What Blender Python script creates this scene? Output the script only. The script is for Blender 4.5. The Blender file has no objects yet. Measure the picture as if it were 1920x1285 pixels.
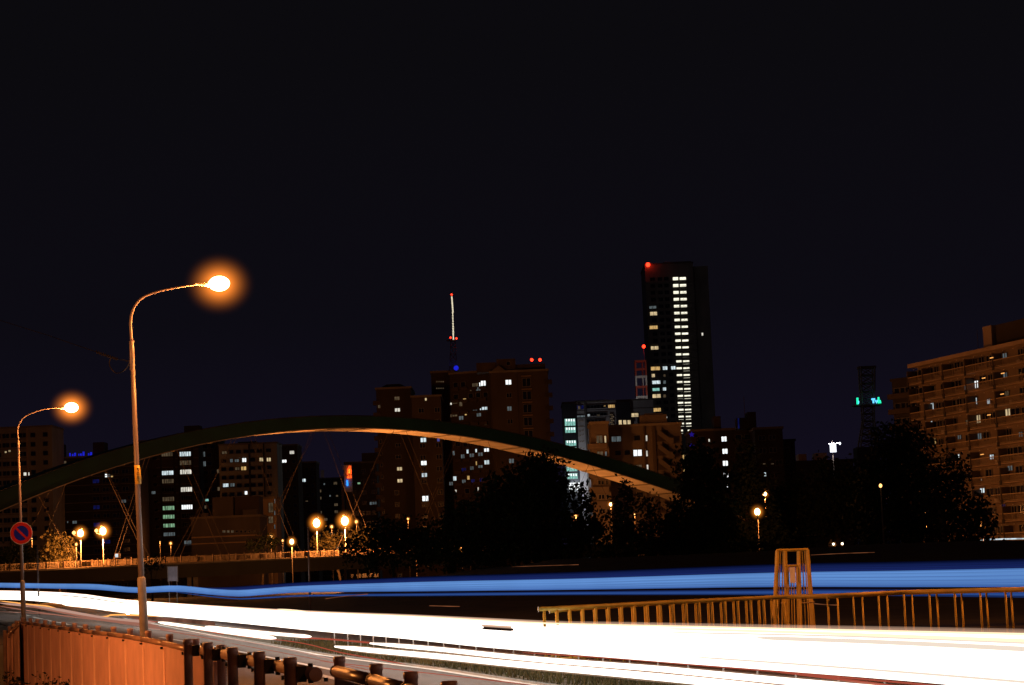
import bpy, math, random
import numpy as np
from mathutils import Vector, Matrix

# ------------------------------------------------------------------ camera, sky, exposure
SC = bpy.context.scene
COL = SC.collection
RNG = random.Random(7)
NR = np.random.RandomState(11)
F = 4000.0                      # focal length in pixels of the 1920 wide photograph (75 mm equivalent)
EYE = Vector((0.0, 0.0, 1.5))
ROLL = math.radians(2.4)
PITCH = math.atan(433 * math.cos(ROLL) / F)
CAMROT = Matrix.Rotation(math.radians(90) + PITCH, 3, 'X') @ Matrix.Rotation(-ROLL, 3, 'Z')
cd = bpy.data.cameras.new('camera')
cam = bpy.data.objects.new('camera', cd)
COL.objects.link(cam)
cd.sensor_width = 36.0
cd.lens = 36.0 * F / 1920.0
cd.clip_start = 0.1
cd.clip_end = 6000
cam.location = EYE
cam.rotation_euler = CAMROT.to_euler()
SC.camera = cam

W = bpy.data.worlds.new('World')
SC.world = W
W.use_nodes = True
wn = W.node_tree
wn.nodes.clear()
_o = wn.nodes.new('ShaderNodeOutputWorld')
_b = wn.nodes.new('ShaderNodeBackground')
_t = wn.nodes.new('ShaderNodeTexCoord')
_s = wn.nodes.new('ShaderNodeSeparateXYZ')
_r = wn.nodes.new('ShaderNodeValToRGB')
wn.links.new(_t.outputs['Generated'], _s.inputs[0])
wn.links.new(_s.outputs['Z'], _r.inputs[0])
wn.links.new(_r.outputs[0], _b.inputs[0])
wn.links.new(_b.outputs[0], _o.inputs[0])
_cr = _r.color_ramp
_cr.elements[0].position = 0.0
_cr.elements[0].color = (0.0085, 0.0062, 0.0175, 1)
_cr.elements[1].position = 1.0
_cr.elements[1].color = (0.0042, 0.0040, 0.0046, 1)
for p, c in ((0.05, (0.0070, 0.0054, 0.0140, 1)), (0.12, (0.0050, 0.0043, 0.0080, 1)), (0.24, (0.0044, 0.0040, 0.0056, 1))):
    e = _cr.elements.new(p)
    e.color = c
_b.inputs[1].default_value = 0.76

SC.view_settings.view_transform = 'Standard'
SC.view_settings.look = 'None'
SC.view_settings.exposure = 0.0
SC.view_settings.gamma = 1.0
SC.view_settings.use_curve_mapping = False
SC.render.engine = 'CYCLES'
SC.cycles.use_denoising = True
SC.cycles.max_bounces = 5
SC.cycles.diffuse_bounces = 2
SC.cycles.glossy_bounces = 2
SC.cycles.volume_bounces = 0
SC.cycles.caustics_reflective = False
SC.cycles.caustics_refractive = False
SC.cycles.sample_clamp_indirect = 4.0
SC.cycles.use_light_tree = True


# ------------------------------------------------------------------ geometry of sight lines
def ray(px, py):
    v = Vector(((px - 960.0) / F, -(py - 642.5) / F, -1.0))
    return (CAMROT @ v)


def at(px, py, d):
    """point on the sight line through a pixel at ground distance d"""
    r = ray(px, py)
    return EYE + r * (d / r.y)


def onz(px, py, z):
    """point on the sight line through a pixel at height z"""
    r = ray(px, py)
    return EYE + r * ((z - EYE.z) / r.z)


# ------------------------------------------------------------------ mesh builder
class MB:
    def __init__(s):
        s.v, s.f, s.m = [], [], []

    def quadbox(s, p, mi=0):
        """p: 8 points, bottom ring 0-3 then top ring 4-7, counter-clockwise seen from above"""
        b = len(s.v)
        s.v += [tuple(q) for q in p]
        for q in ((3, 2, 1, 0), (4, 5, 6, 7), (0, 1, 5, 4), (1, 2, 6, 5), (2, 3, 7, 6), (3, 0, 4, 7)):
            s.f.append(tuple(b + i for i in q))
            s.m.append(mi)
        return s

    def box(s, x0, x1, y0, y1, z0, z1, mi=0, rz=0.0, c=(0, 0)):
        pts = []
        for z in (z0, z1):
            for x, y in ((x0, y0), (x1, y0), (x1, y1), (x0, y1)):
                if rz:
                    x, y = x * math.cos(rz) - y * math.sin(rz), x * math.sin(rz) + y * math.cos(rz)
                pts.append((x + c[0], y + c[1], z))
        return s.quadbox(pts, mi)

    def tube(s, pts, r, n=8, mi=0, cap=True):
        pts = [Vector(p) for p in pts]
        rs = r if isinstance(r, (list, tuple)) else [r] * len(pts)
        b = len(s.v)
        up = Vector((0, 0, 1))
        prev = None
        for i, p in enumerate(pts):
            t = (pts[min(i + 1, len(pts) - 1)] - pts[max(i - 1, 0)])
            if t.length < 1e-9:
                t = Vector((0, 0, 1))
            t.normalize()
            if prev is None:
                a = t.cross(up)
                if a.length < 0.05:
                    a = t.cross(Vector((1, 0, 0)))
            else:
                a = prev - t * prev.dot(t)
            a.normalize()
            prev = a
            c = t.cross(a)
            for k in range(n):
                w = 2 * math.pi * k / n
                s.v.append(tuple(p + (a * math.cos(w) + c * math.sin(w)) * rs[i]))
        for i in range(len(pts) - 1):
            for k in range(n):
                q = b + i * n
                s.f.append((q + k, q + (k + 1) % n, q + n + (k + 1) % n, q + n + k))
                s.m.append(mi)
        if cap:
            s.f.append(tuple(b + k for k in range(n))[::-1])
            s.f.append(tuple(b + (len(pts) - 1) * n + k for k in range(n)))
            s.m += [mi, mi]
        return s

    def lathe(s, prof, n=16, c=(0, 0, 0), mi=0):
        """prof: list of (radius, z)"""
        b = len(s.v)
        for r, z in prof:
            for k in range(n):
                w = 2 * math.pi * k / n
                s.v.append((c[0] + r * math.cos(w), c[1] + r * math.sin(w), c[2] + z))
        for i in range(len(prof) - 1):
            for k in range(n):
                q = b + i * n
                s.f.append((q + k, q + (k + 1) % n, q + n + (k + 1) % n, q + n + k))
                s.m.append(mi)
        s.f.append(tuple(b + k for k in range(n))[::-1])
        s.f.append(tuple(b + (len(prof) - 1) * n + k for k in range(n)))
        s.m += [mi, mi]
        return s

    def mesh(s, name, mats, smooth=False, fix=False):
        me = bpy.data.meshes.new(name)
        me.from_pydata(s.v, [], s.f)
        for m in (mats if isinstance(mats, (list, tuple)) else [mats]):
            me.materials.append(m)
        if any(s.m):
            me.polygons.foreach_set('material_index', s.m)
        if smooth:
            me.polygons.foreach_set('use_smooth', [True] * len(me.polygons))
        me.update()
        if fix:
            import bmesh
            bm = bmesh.new(); bm.from_mesh(me)
            bmesh.ops.remove_doubles(bm, verts=bm.verts, dist=1e-5)
            bmesh.ops.recalc_face_normals(bm, faces=bm.faces)
            bm.to_mesh(me); bm.free()
        return me


def link(name, me, parent=None, loc=None, rz=0.0, kind=None, label=None):
    o = bpy.data.objects.new(name, me)
    COL.objects.link(o)
    if parent is not None:
        o.parent = parent
    if loc is not None:
        o.location = loc
    if rz:
        o.rotation_euler = (0, 0, rz)
    if kind:
        o['kind'] = kind
    if label:
        o['label'] = label
    return o


def part(name, mb, mat, parent, loc=None, rz=0.0, smooth=False, kind=None, label=None, fix=False):
    return link(name, mb.mesh(name, mat, smooth, fix), parent, loc, rz, kind, label)


def thing(name, label, cat, loc=(0, 0, 0), rz=0.0, group=None):
    o = bpy.data.objects.new(name, None)
    COL.objects.link(o)
    o.empty_display_size = 0.2
    o.location = loc
    o.rotation_euler = (0, 0, rz)
    o['label'] = label
    o['category'] = cat
    if group:
        o['group'] = group
    return o


def single(name, mb, mat, label, cat, group=None, smooth=False, loc=None):
    o = part(name, mb, mat, None, loc, 0, smooth)
    o['label'] = label
    o['category'] = cat
    if group:
        o['group'] = group
    return o


# ------------------------------------------------------------------ materials
def mat(name, col, rough=0.7, metal=0.0, var=0.25, scale=3.0, bump=0.0, bscale=None, col2=None, spec=0.5, stretch=(1, 1, 1)):
    m = bpy.data.materials.new(name)
    m.use_nodes = True
    nt = m.node_tree
    b = nt.nodes['Principled BSDF']
    b.inputs['Roughness'].default_value = rough
    b.inputs['Metallic'].default_value = metal
    b.inputs['Specular IOR Level'].default_value = spec
    tc = nt.nodes.new('ShaderNodeTexCoord')
    mp = nt.nodes.new('ShaderNodeMapping')
    mp.inputs['Scale'].default_value = stretch
    nt.links.new(tc.outputs['Object'], mp.inputs[0])
    no = nt.nodes.new('ShaderNodeTexNoise')
    no.inputs['Scale'].default_value = scale
    no.inputs['Detail'].default_value = 6
    nt.links.new(mp.outputs[0], no.inputs['Vector'])
    rp = nt.nodes.new('ShaderNodeValToRGB')
    c2 = col2 if col2 else tuple(c * (1 - var) for c in col)
    rp.color_ramp.elements[0].position = 0.3
    rp.color_ramp.elements[0].color = (*c2, 1)
    rp.color_ramp.elements[1].position = 0.7
    rp.color_ramp.elements[1].color = (*[min(1, c * (1 + var * 0.4)) for c in col], 1)
    nt.links.new(no.outputs[0], rp.inputs[0])
    nt.links.new(rp.outputs[0], b.inputs['Base Color'])
    if bump:
        n2 = nt.nodes.new('ShaderNodeTexNoise')
        n2.inputs['Scale'].default_value = bscale or scale * 8
        n2.inputs['Detail'].default_value = 4
        nt.links.new(mp.outputs[0], n2.inputs['Vector'])
        bp = nt.nodes.new('ShaderNodeBump')
        bp.inputs['Strength'].default_value = bump
        bp.inputs['Distance'].default_value = 0.02
        nt.links.new(n2.outputs[0], bp.inputs['Height'])
        nt.links.new(bp.outputs[0], b.inputs['Normal'])
    return m


def glow(name, col, strength, var=0.0, scale=2.0, stretch=(1, 1, 1), lo=0.35):
    """a surface that gives off light; var mixes in uneven brightness (curtains, furniture, lamps inside a room)"""
    m = bpy.data.materials.new(name)
    m.use_nodes = True
    nt = m.node_tree
    nt.nodes.clear()
    o = nt.nodes.new('ShaderNodeOutputMaterial')
    e = nt.nodes.new('ShaderNodeEmission')
    e.inputs[0].default_value = (*col, 1)
    e.inputs[1].default_value = strength
    nt.links.new(e.outputs[0], o.inputs[0])
    if var:
        tc = nt.nodes.new('ShaderNodeTexCoord')
        oi = nt.nodes.new('ShaderNodeObjectInfo')
        mp = nt.nodes.new('ShaderNodeMapping')
        mp.inputs['Scale'].default_value = stretch
        nt.links.new(tc.outputs['Object'], mp.inputs[0])
        ad = nt.nodes.new('ShaderNodeVectorMath')
        ad.operation = 'ADD'
        sc = nt.nodes.new('ShaderNodeVectorMath')
        sc.operation = 'SCALE'
        sc.inputs['Scale'].default_value = 0.37
        nt.links.new(oi.outputs['Location'], sc.inputs[0])
        nt.links.new(mp.outputs[0], ad.inputs[0])
        nt.links.new(sc.outputs[0], ad.inputs[1])
        no = nt.nodes.new('ShaderNodeTexNoise')
        no.inputs['Scale'].default_value = scale
        no.inputs['Detail'].default_value = 3
        nt.links.new(ad.outputs[0], no.inputs['Vector'])
        mr = nt.nodes.new('ShaderNodeMapRange')
        mr.inputs['From Min'].default_value = 0.35
        mr.inputs['From Max'].default_value = 0.62
        mr.inputs['To Min'].default_value = strength * (1 - var)
        mr.inputs['To Max'].default_value = strength
        nt.links.new(no.outputs[0], mr.inputs[0])
        nt.links.new(mr.outputs[0], e.inputs[1])
    return m


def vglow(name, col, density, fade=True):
    """emissive volume imitating the glow round lamps and streaks, thinning outwards when fade is set"""
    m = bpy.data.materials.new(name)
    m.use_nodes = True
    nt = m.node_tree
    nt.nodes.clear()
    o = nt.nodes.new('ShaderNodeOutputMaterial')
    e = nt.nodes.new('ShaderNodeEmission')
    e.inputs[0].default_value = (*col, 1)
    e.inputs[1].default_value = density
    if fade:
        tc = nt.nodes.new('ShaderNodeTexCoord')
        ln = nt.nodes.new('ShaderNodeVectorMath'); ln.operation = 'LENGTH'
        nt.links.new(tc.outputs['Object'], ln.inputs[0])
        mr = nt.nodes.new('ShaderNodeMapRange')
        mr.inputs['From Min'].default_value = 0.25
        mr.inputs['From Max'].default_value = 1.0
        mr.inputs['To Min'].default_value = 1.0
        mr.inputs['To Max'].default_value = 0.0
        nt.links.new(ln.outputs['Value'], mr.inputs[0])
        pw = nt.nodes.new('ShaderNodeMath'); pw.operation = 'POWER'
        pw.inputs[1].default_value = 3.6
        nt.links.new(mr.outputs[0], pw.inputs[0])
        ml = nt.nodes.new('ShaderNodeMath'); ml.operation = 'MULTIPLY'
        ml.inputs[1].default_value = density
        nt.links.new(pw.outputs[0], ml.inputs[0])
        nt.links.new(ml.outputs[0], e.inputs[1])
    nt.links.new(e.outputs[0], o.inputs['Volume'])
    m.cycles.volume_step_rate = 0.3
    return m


VG = {'lamp': vglow('lamp_halo_near', (1.0, 0.25, 0.025), 2.8), 'globe': vglow('lamp_halo_far', (1.0, 0.28, 0.025), 1.8),
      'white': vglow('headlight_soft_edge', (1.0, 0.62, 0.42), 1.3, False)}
HALO = None


def halo(parent, loc, scale, m):
    """an emissive ball imitating the glow halo round a lamp, thinning to nothing at its rim"""
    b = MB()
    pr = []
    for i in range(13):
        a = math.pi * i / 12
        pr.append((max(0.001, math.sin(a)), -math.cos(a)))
    me = b.lathe(pr, 20).mesh('lamp_halo', m, True, True)
    o = link('lamp_halo', me, parent, loc, kind='stuff')
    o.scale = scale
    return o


SODIUM = (1.0, 0.31, 0.065)
M = {
    'soil': mat('dark_earth', (0.05, 0.04, 0.028), 0.95, var=0.5, scale=0.4, bump=0.6, bscale=3),
    'grassbank': mat('grass_ground', (0.07, 0.055, 0.03), 0.95, var=0.5, scale=0.8, bump=0.8, bscale=8),
    'asphalt': mat('asphalt', (0.095, 0.062, 0.05), 0.6, var=0.35, scale=0.7, bump=0.35, bscale=60),
    'paint': mat('road_paint', (0.75, 0.75, 0.72), 0.55, var=0.25, scale=6),
    'concrete': mat('concrete', (0.3, 0.29, 0.27), 0.8, var=0.3, scale=2, bump=0.2),
    'lamp_metal': mat('painted_lamp_steel', (0.20, 0.16, 0.15), 0.45, var=0.3, scale=4, stretch=(1, 1, 0.25)),
    'farpole': mat('dark_lamp_pole', (0.09, 0.075, 0.06), 0.6),
    'lamp_base': mat('lamp_base_steel', (0.30, 0.28, 0.26), 0.55, var=0.35, scale=5),
    'head': mat('luminaire_housing', (0.4, 0.38, 0.35), 0.4, metal=0.3),
    'post': mat('brown_fence_paint', (0.38, 0.24, 0.23), 0.42, var=0.25, scale=5, bump=0.08),
    'pipe': mat('brown_rail_paint', (0.34, 0.21, 0.17), 0.34, var=0.2, scale=3, bump=0.05),
    'seam': mat('panel_seam_highlight', (0.80, 0.50, 0.45), 0.45, var=0.15),  # paler than the panels: the light on the seams is put into the colour
    'darkpipe': mat('dark_brown_rail_paint', (0.15, 0.085, 0.07), 0.32, var=0.2, scale=3),
    'panel': mat('salmon_panel_paint', (0.62, 0.36, 0.34), 0.5, var=0.2, scale=1.4, bump=0.05),
    'bracket': mat('black_clamp_steel', (0.03, 0.022, 0.02), 0.5, metal=0.4),
    'slat': mat('brown_slat_paint', (0.22, 0.12, 0.10), 0.42, var=0.25),
    'yellow': mat('ochre_fence_paint', (0.58, 0.40, 0.06), 0.5, var=0.3, scale=4),
    'arch_green': mat('dark_green_bridge_paint', (0.012, 0.095, 0.085), 0.55, var=0.3, scale=0.3),
    'soffit': mat('cream_bridge_paint', (0.60, 0.56, 0.50), 0.6, var=0.2, scale=0.3),
    'splice': mat('bridge_splice_plate', (0.22, 0.20, 0.15), 0.6),
    'cable': mat('hanger_cable', (0.035, 0.028, 0.024), 0.9, spec=0.1),
    'girder': mat('bridge_girder', (0.045, 0.05, 0.045), 0.6, var=0.3, scale=0.3),
    'rail': mat('bridge_railing_paint', (0.40, 0.30, 0.2), 0.5),
    'deckrail': mat('deck_railing_paint', (0.16, 0.12, 0.08), 0.6),
    'leaf': mat('leaves', (0.09, 0.08, 0.032), 0.8, var=0.6, scale=1.5, spec=0.2),
    'leaf_dark': mat('dark_leaves', (0.022, 0.032, 0.014), 0.85, var=0.5, scale=1.5, spec=0.15),
    'bark': mat('bark', (0.06, 0.045, 0.03), 0.9, var=0.4, scale=4, bump=0.5),
    'signred': mat('sign_red', (0.85, 0.02, 0.008), 0.8, var=0.15),
    'signblue': mat('sign_blue', (0.004, 0.02, 0.45), 0.8, var=0.2),
    'signwhite': mat('sign_white', (0.75, 0.7, 0.7), 0.45, var=0.1),
    'plate': mat('yellow_plate', (0.65, 0.42, 0.05), 0.5, var=0.2),
    'ink': mat('black_lettering', (0.02, 0.015, 0.01), 0.6),
    'frame': mat('window_frame', (0.16, 0.15, 0.14), 0.5),
    'glass': mat('dark_window_glass', (0.012, 0.013, 0.018), 0.12, var=0.3, spec=0.6),
    'steelred': mat('aviation_red_paint', (0.45, 0.05, 0.02), 0.6),
    'steelwhite': mat('aviation_white_paint', (0.6, 0.56, 0.55), 0.6),
    'steeldark': mat('dark_lattice_steel', (0.14, 0.10, 0.08), 0.7),
    'wire': mat('black_cable', (0.02, 0.02, 0.02), 0.6),
    'car': mat('dark_car_paint', (0.04, 0.04, 0.05), 0.25),
    'rubber': mat('tyre_rubber', (0.02, 0.02, 0.02), 0.85),
    'delineator': mat('white_delineator', (0.75, 0.72, 0.7), 0.4),
    # emitters
    'bowl': glow('sodium_lamp_glass', (1.0, 0.66, 0.30), 14.0),
    'bowl_far': glow('sodium_globe_glass', (1.0, 0.66, 0.25), 10.0),
    'bowl_dim': glow('small_sodium_globe', (1.0, 0.48, 0.14), 3.0),
    'red_lamp': glow('red_warning_lamp', (1.0, 0.03, 0.01), 5.0),
    'white_flood': glow('white_floodlight', (0.86, 0.9, 1.0), 2.5),
    'headlamp': glow('headlamp_glass', (1.0, 0.86, 0.6), 3.0),
    'trail_white': glow('headlight_streak', (1.0, 0.88, 0.76), 2.7),
    'trail_warm': glow('warm_headlight_streak', (1.0, 0.74, 0.46), 1.5),
    'trail_red': glow('tail_light_streak', (0.65, 0.12, 0.07), 0.6),
    'trail_salmon': glow('faint_salmon_streak', (0.55, 0.22, 0.15), 0.6),
    'trail_dull': glow('dull_brown_streak', (0.26, 0.105, 0.065), 0.75, 0.6, 0.8, (1, .3, 1)),
    'trail_warm2': glow('pale_pinkish_streak', (0.62, 0.36, 0.28), 0.8),
    'trail_faint': glow('faint_orange_glint', (0.6, 0.20, 0.08), 0.4, 0.8, 1.5),
    'trail_cream': glow('cream_headlight_streak', (0.95, 0.80, 0.66), 0.95),
    'trail_orange': glow('orange_indicator_streak', (1.0, 0.42, 0.10), 1.3),
    'neon_red': glow('red_neon', (1.0, 0.09, 0.01), 2.4, 0.5, 1.2),
    'neon_yellow': glow('yellow_neon', (1.0, 0.45, 0.03), 2.0),
    'neon_blue': glow('blue_neon', (0.03, 0.28, 1.0), 1.6),
    'led_blue': glow('blue_led_letters', (0.015, 0.02, 0.75), 0.9, 0.4),
    'neon_green': glow('green_neon', (0.02, 1.0, 0.5), 1.3),
    'neon_cyan': glow('cyan_neon', (0.12, 0.55, 1.0), 1.6),
    'tower_white': glow('floodlit_mast_lamps', (1.0, 0.88, 0.62), 1.1, 0.5, 3),
}
# lit panes
LIT = {
    'cool': glow('lit_window_cool', (0.80, 0.95, 1.0), 0.95, 0.5, 1.1, (1.6, 1, 0.5)),
    'bright': glow('lit_window_bright', (0.95, 1.0, 1.0), 1.35, 0.25, 1.1),
    'white': glow('lit_window_white', (1.0, 0.95, 0.82), 0.85, 0.5, 1.2, (1.6, 1, 0.5)),
    'warm': glow('lit_window_warm', (1.0, 0.76, 0.42), 0.75, 0.55, 1.2, (1.6, 1, 0.5)),
    'yellow': glow('lit_window_yellow', (1.0, 0.62, 0.22), 0.7, 0.5, 1.2, (1.6, 1, 0.5)),
    'green': glow('lit_window_green', (0.45, 0.85, 0.5), 0.50, 0.7, 1.2, (2.4, 1, 0.5)),
    'blue': glow('lit_window_blue', (0.2, 0.22, 0.9), 0.35, 0.5, 1.2),
    'dimcool': glow('dim_window_cool', (0.50, 0.62, 0.66), 0.20, 0.6, 1.2, (1.6, 1, 0.5)),
    'dim': glow('dim_window_warm', (0.6, 0.42, 0.24), 0.16, 0.7, 1.2, (1.6, 1, 0.5)),
    'teal': glow('lit_bay_teal', (0.40, 0.92, 0.80), 0.75, 0.55, 1.6, (2.5, 1, 0.6)),
    'dimblue': glow('dim_window_blue', (0.02, 0.03, 0.30), 0.20, 0.6, 1.2),
}
def facade(name, col, var=0.3):
    return mat(name, col, 0.85, var=var, scale=0.22, bump=0.15, bscale=1.5, stretch=(1, 1, 0.4))

FAC = {
    'grey': facade('grey_render_facade', (0.30, 0.27, 0.22)),
    'brown': facade('brown_tile_facade', (0.075, 0.056, 0.045)),
    'darkbrown': facade('dark_brown_facade', (0.05, 0.036, 0.028)),
    'pale': facade('pale_grey_facade', (0.36, 0.34, 0.29)),
    'terracotta': facade('terracotta_facade', (0.14, 0.115, 0.10)),
    'shed': facade('shed_wall', (0.11, 0.09, 0.08)),
    'beige': facade('beige_facade', (0.42, 0.30, 0.20)),
    'office': facade('grey_stone_panels', (0.42, 0.38, 0.38)),
    'tower': facade('skyscraper_concrete', (0.38, 0.38, 0.33)),
    'glassy': mat('dark_curtain_wall', (0.03, 0.033, 0.04), 0.25, var=0.4, scale=0.3),
    'black': facade('near_black_facade', (0.035, 0.03, 0.03)),
    'band': facade('floor_band', (0.20, 0.17, 0.14)),
    'roof': facade('roof_surface', (0.08, 0.065, 0.055)),
}


def lamp_light(loc, power, col=SODIUM, r=0.25, parent=None):
    ld = bpy.data.lights.new('lamp_light', 'POINT')
    ld.energy = power
    ld.color = col
    ld.shadow_soft_size = r
    o = bpy.data.objects.new('lamp_light', ld)
    COL.objects.link(o)
    o.location = loc
    if parent is not None:
        o.parent = parent
    return o


# ------------------------------------------------------------------ ground, road, bank
mb = MB()
mb.v += [(-2500, -60, -2.3), (2500, -60, -2.3), (2500, 3500, -2.3), (-2500, 3500, -2.3)]
mb.f.append((0, 1, 2, 3)); mb.m.append(0)
link('ground', mb.mesh('ground', M['soil']), kind='structure')
mb = MB()
mb.v += [(15.6, -40, -0.03), (2400, -40, -0.03), (2400, 3400, -0.03), (-2400, 3400, -0.03), (-2400, 66, -0.03), (-14.95, 66, -0.03), (-14.95, 65.6, -0.03), (0.35, 14, -0.03),
         (15.6, -40, -2.32), (-2400, 66, -2.32), (-14.95, 66, -2.32), (-14.95, 65.6, -2.32), (0.35, 14, -2.32)]
mb.f += [(0, 1, 2, 3, 4, 5, 6, 7), (8, 0, 7, 12), (12, 7, 6, 11), (11, 6, 5, 10), (10, 5, 4, 9)]
mb.m += [0, 1, 1, 1, 1]
link('terrain', mb.mesh('terrain', [M['soil'], M['concrete']]), kind='structure')


def interp(tab, y):
    xs = [a for a, _ in tab]
    vs = [b for _, b in tab]
    return float(np.interp(y, xs, vs))


def near_edge(y):
    return 3.95 - 0.278 * y if y < 170 else 3.95 - 0.278 * 170 - 0.30 * (y - 170)


FAR = [(-10, 26), (5, 17.5), (10, 14.5), (22, 9.2), (35, 4.2), (57, -1.8), (100, -12), (170, -27), (320, -64)]


def far_edge(y):
    return interp(FAR, y)


def strip(name, left, right, ys, z, m, kind='structure'):
    b = MB()
    for y in ys:
        b.v.append((left(y), y, z)); b.v.append((right(y), y, z))
    for i in range(len(ys) - 1):
        b.f.append((2 * i, 2 * i + 1, 2 * i + 3, 2 * i + 2)); b.m.append(0)
    return link(name, b.mesh(name, m), kind=kind)


ys = list(range(-8, 322, 3))
strip('road', near_edge, far_edge, ys, 0.0, M['asphalt'])


def strip_px(name, pts, w, z, m, kind='structure'):
    """a painted line through ground points seen at the given pixels, w metres wide"""
    P = [onz(x, y, z) for x, y in pts]
    b = MB()
    for i, p in enumerate(P):
        t = (P[min(i + 1, len(P) - 1)] - P[max(i - 1, 0)]); t.z = 0; t.normalize()
        n = Vector((t.y, -t.x, 0)) * (w / 2)
        b.v.append(tuple(p + n)); b.v.append(tuple(p - n))
    for i in range(len(P) - 1):
        b.f.append((2 * i, 2 * i + 1, 2 * i + 3, 2 * i + 2)); b.m.append(0)
    return link(name, b.mesh(name, m), kind=kind)


# grass median with its white edge line
MEDL = [(15, 4.45), (24, 1.85), (28.7, 0.40), (35, -1.25), (44, -3.9), (70, -10.3), (110, -20), (200, -42)]


def med_left(y):
    return interp(MEDL, y)


def med_right(y):
    return med_left(y) + 1.5


medys = [15 + i * 1.0 for i in range(100)]
b = MB()
for y in medys:
    l, r = med_left(y), med_right(y)
    for x, z in ((l - .2, 0.0), (l - .19, 0.03), (l - .14, 0.032), (r - 0.12, 0.035), (r, 0.03), (r, 0.0)):
        b.v.append((x, y, z))
for i in range(len(medys) - 1):
    for k in range(5):
        q = 6 * i + k
        b.f.append((q, q + 1, q + 7, q + 6)); b.m.append(1 if k in (2,) else 0)
link('median_strip', b.mesh('median_strip', [M['concrete'], M['grassbank']]), kind='structure')
# short grass on the median
b = MB()
for i in range(9000):
    y = 19 + 34 * RNG.random() ** 1.3
    x = med_left(y) - 0.12 + RNG.random() * 1.5
    h = 0.05 + RNG.random() * 0.11
    a = RNG.random() * math.pi
    w = 0.012
    lx, ly = math.cos(a) * w, math.sin(a) * w
    tx, ty = RNG.uniform(-.04, .04), RNG.uniform(-.04, .04)
    k = len(b.v)
    b.v += [(x - lx, y - ly, 0.03), (x + lx, y + ly, 0.03), (x + tx, y + ty, 0.03 + h)]
    b.f.append((k, k + 1, k + 2)); b.m.append(0)
link('median_grass', b.mesh('median_grass', M['leaf']), kind='stuff')

b = MB()
for y in medys:
    l = med_left(y) - 0.32
    b.v.append((l, y, 0.006)); b.v.append((l + 0.15, y, 0.006))
for i in range(len(medys) - 1):
    b.f.append((2 * i, 2 * i + 1, 2 * i + 3, 2 * i + 2)); b.m.append(0)
link('edge_line', b.mesh('edge_line', M['paint']), kind='structure')
for pts in ([(-8, 1141), (12, 1145)], [(18, 1147), (34, 1150)], [(46, 1153), (56, 1155)], [(61, 1157), (79, 1161)],
            [(84, 1162), (106, 1167)], [(110, 1167), (131, 1172)], [(144, 1173.5), (165, 1178)], [(172, 1180), (190, 1184)],
            [(210, 1188), (236, 1194)], [(256, 1198), (286, 1205)], [(590, 1264), (640, 1275)], [(520, 1252), (552, 1258)]):
    strip_px('lane_dash', pts, 0.22 if pts[0][1] < 1200 else 0.16, 0.006, M['paint'])
strip_px('edge_line', [(300, 1195), (400, 1212), (520, 1236), (640, 1259), (760, 1282), (900, 1312)], 0.12, 0.007, M['paint'])

# river bank behind the road: a long low grassed dike with a gentle, uneven crest
b = MB()
xs = [-160 + 6 * i for i in range(56)]
prof = [(66, -0.02), (84, 0.35), (104, 1.25), (120, 1.95), (128, 2.15), (142, 2.1), (160, 1.2), (185, 0.1), (205, -0.02)]
for x in xs:
    wob = 0.14 * math.sin(x * 0.07) + 0.08 * math.sin(x * 0.31 + 1)
    sc = 1.0 if x > -22 else max(0.12, 1.0 + (x + 22) / 22)
    sh = 0 if x > -22 else 0
    for y, z in prof:
        sc = min(1.0, max(0.0, (x - far_edge(y) - 3) / 16.0))
        b.v.append((x, y, (z + wob * (z > 0.5)) * sc - 0.02))
n = len(prof)
for i in range(len(xs) - 1):
    for k in range(n - 1):
        q = i * n + k
        b.f.append((q, q + n, q + n + 1, q + 1)); b.m.append(0)
link('river_bank', b.mesh('river_bank', M['grassbank'], True), kind='structure')

# water of the river under the footbridge
b = MB()
b.v += [(-330, 215, -0.004), (60, 215, -0.004), (60, 420, -0.004), (-330, 420, -0.004)]
b.f.append((0, 1, 2, 3)); b.m.append(0)
link('river_water', b.mesh('river_water', mat('river_water', (0.006, 0.008, 0.01), 0.65, spec=0.15, bump=0.4, scale=0.5, bscale=1.2)), kind='structure')

# ------------------------------------------------------------------ street lamps
def curve(pts, n=6):
    """Catmull-Rom through the points"""
    P = [Vector(p) for p in pts]
    P = [P[0] * 2 - P[1]] + P + [P[-1] * 2 - P[-2]]
    out = []
    for i in range(1, len(P) - 2):
        for k in range(n):
            t = k / n
            a, b_, c, d = P[i - 1], P[i], P[i + 1], P[i + 2]
            out.append(0.5 * ((2 * b_) + (c - a) * t + (2 * a - 5 * b_ + 4 * c - d) * t * t + (3 * b_ - a - 3 * c + d) * t ** 3))
    out.append(P[-2])
    return out


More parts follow.
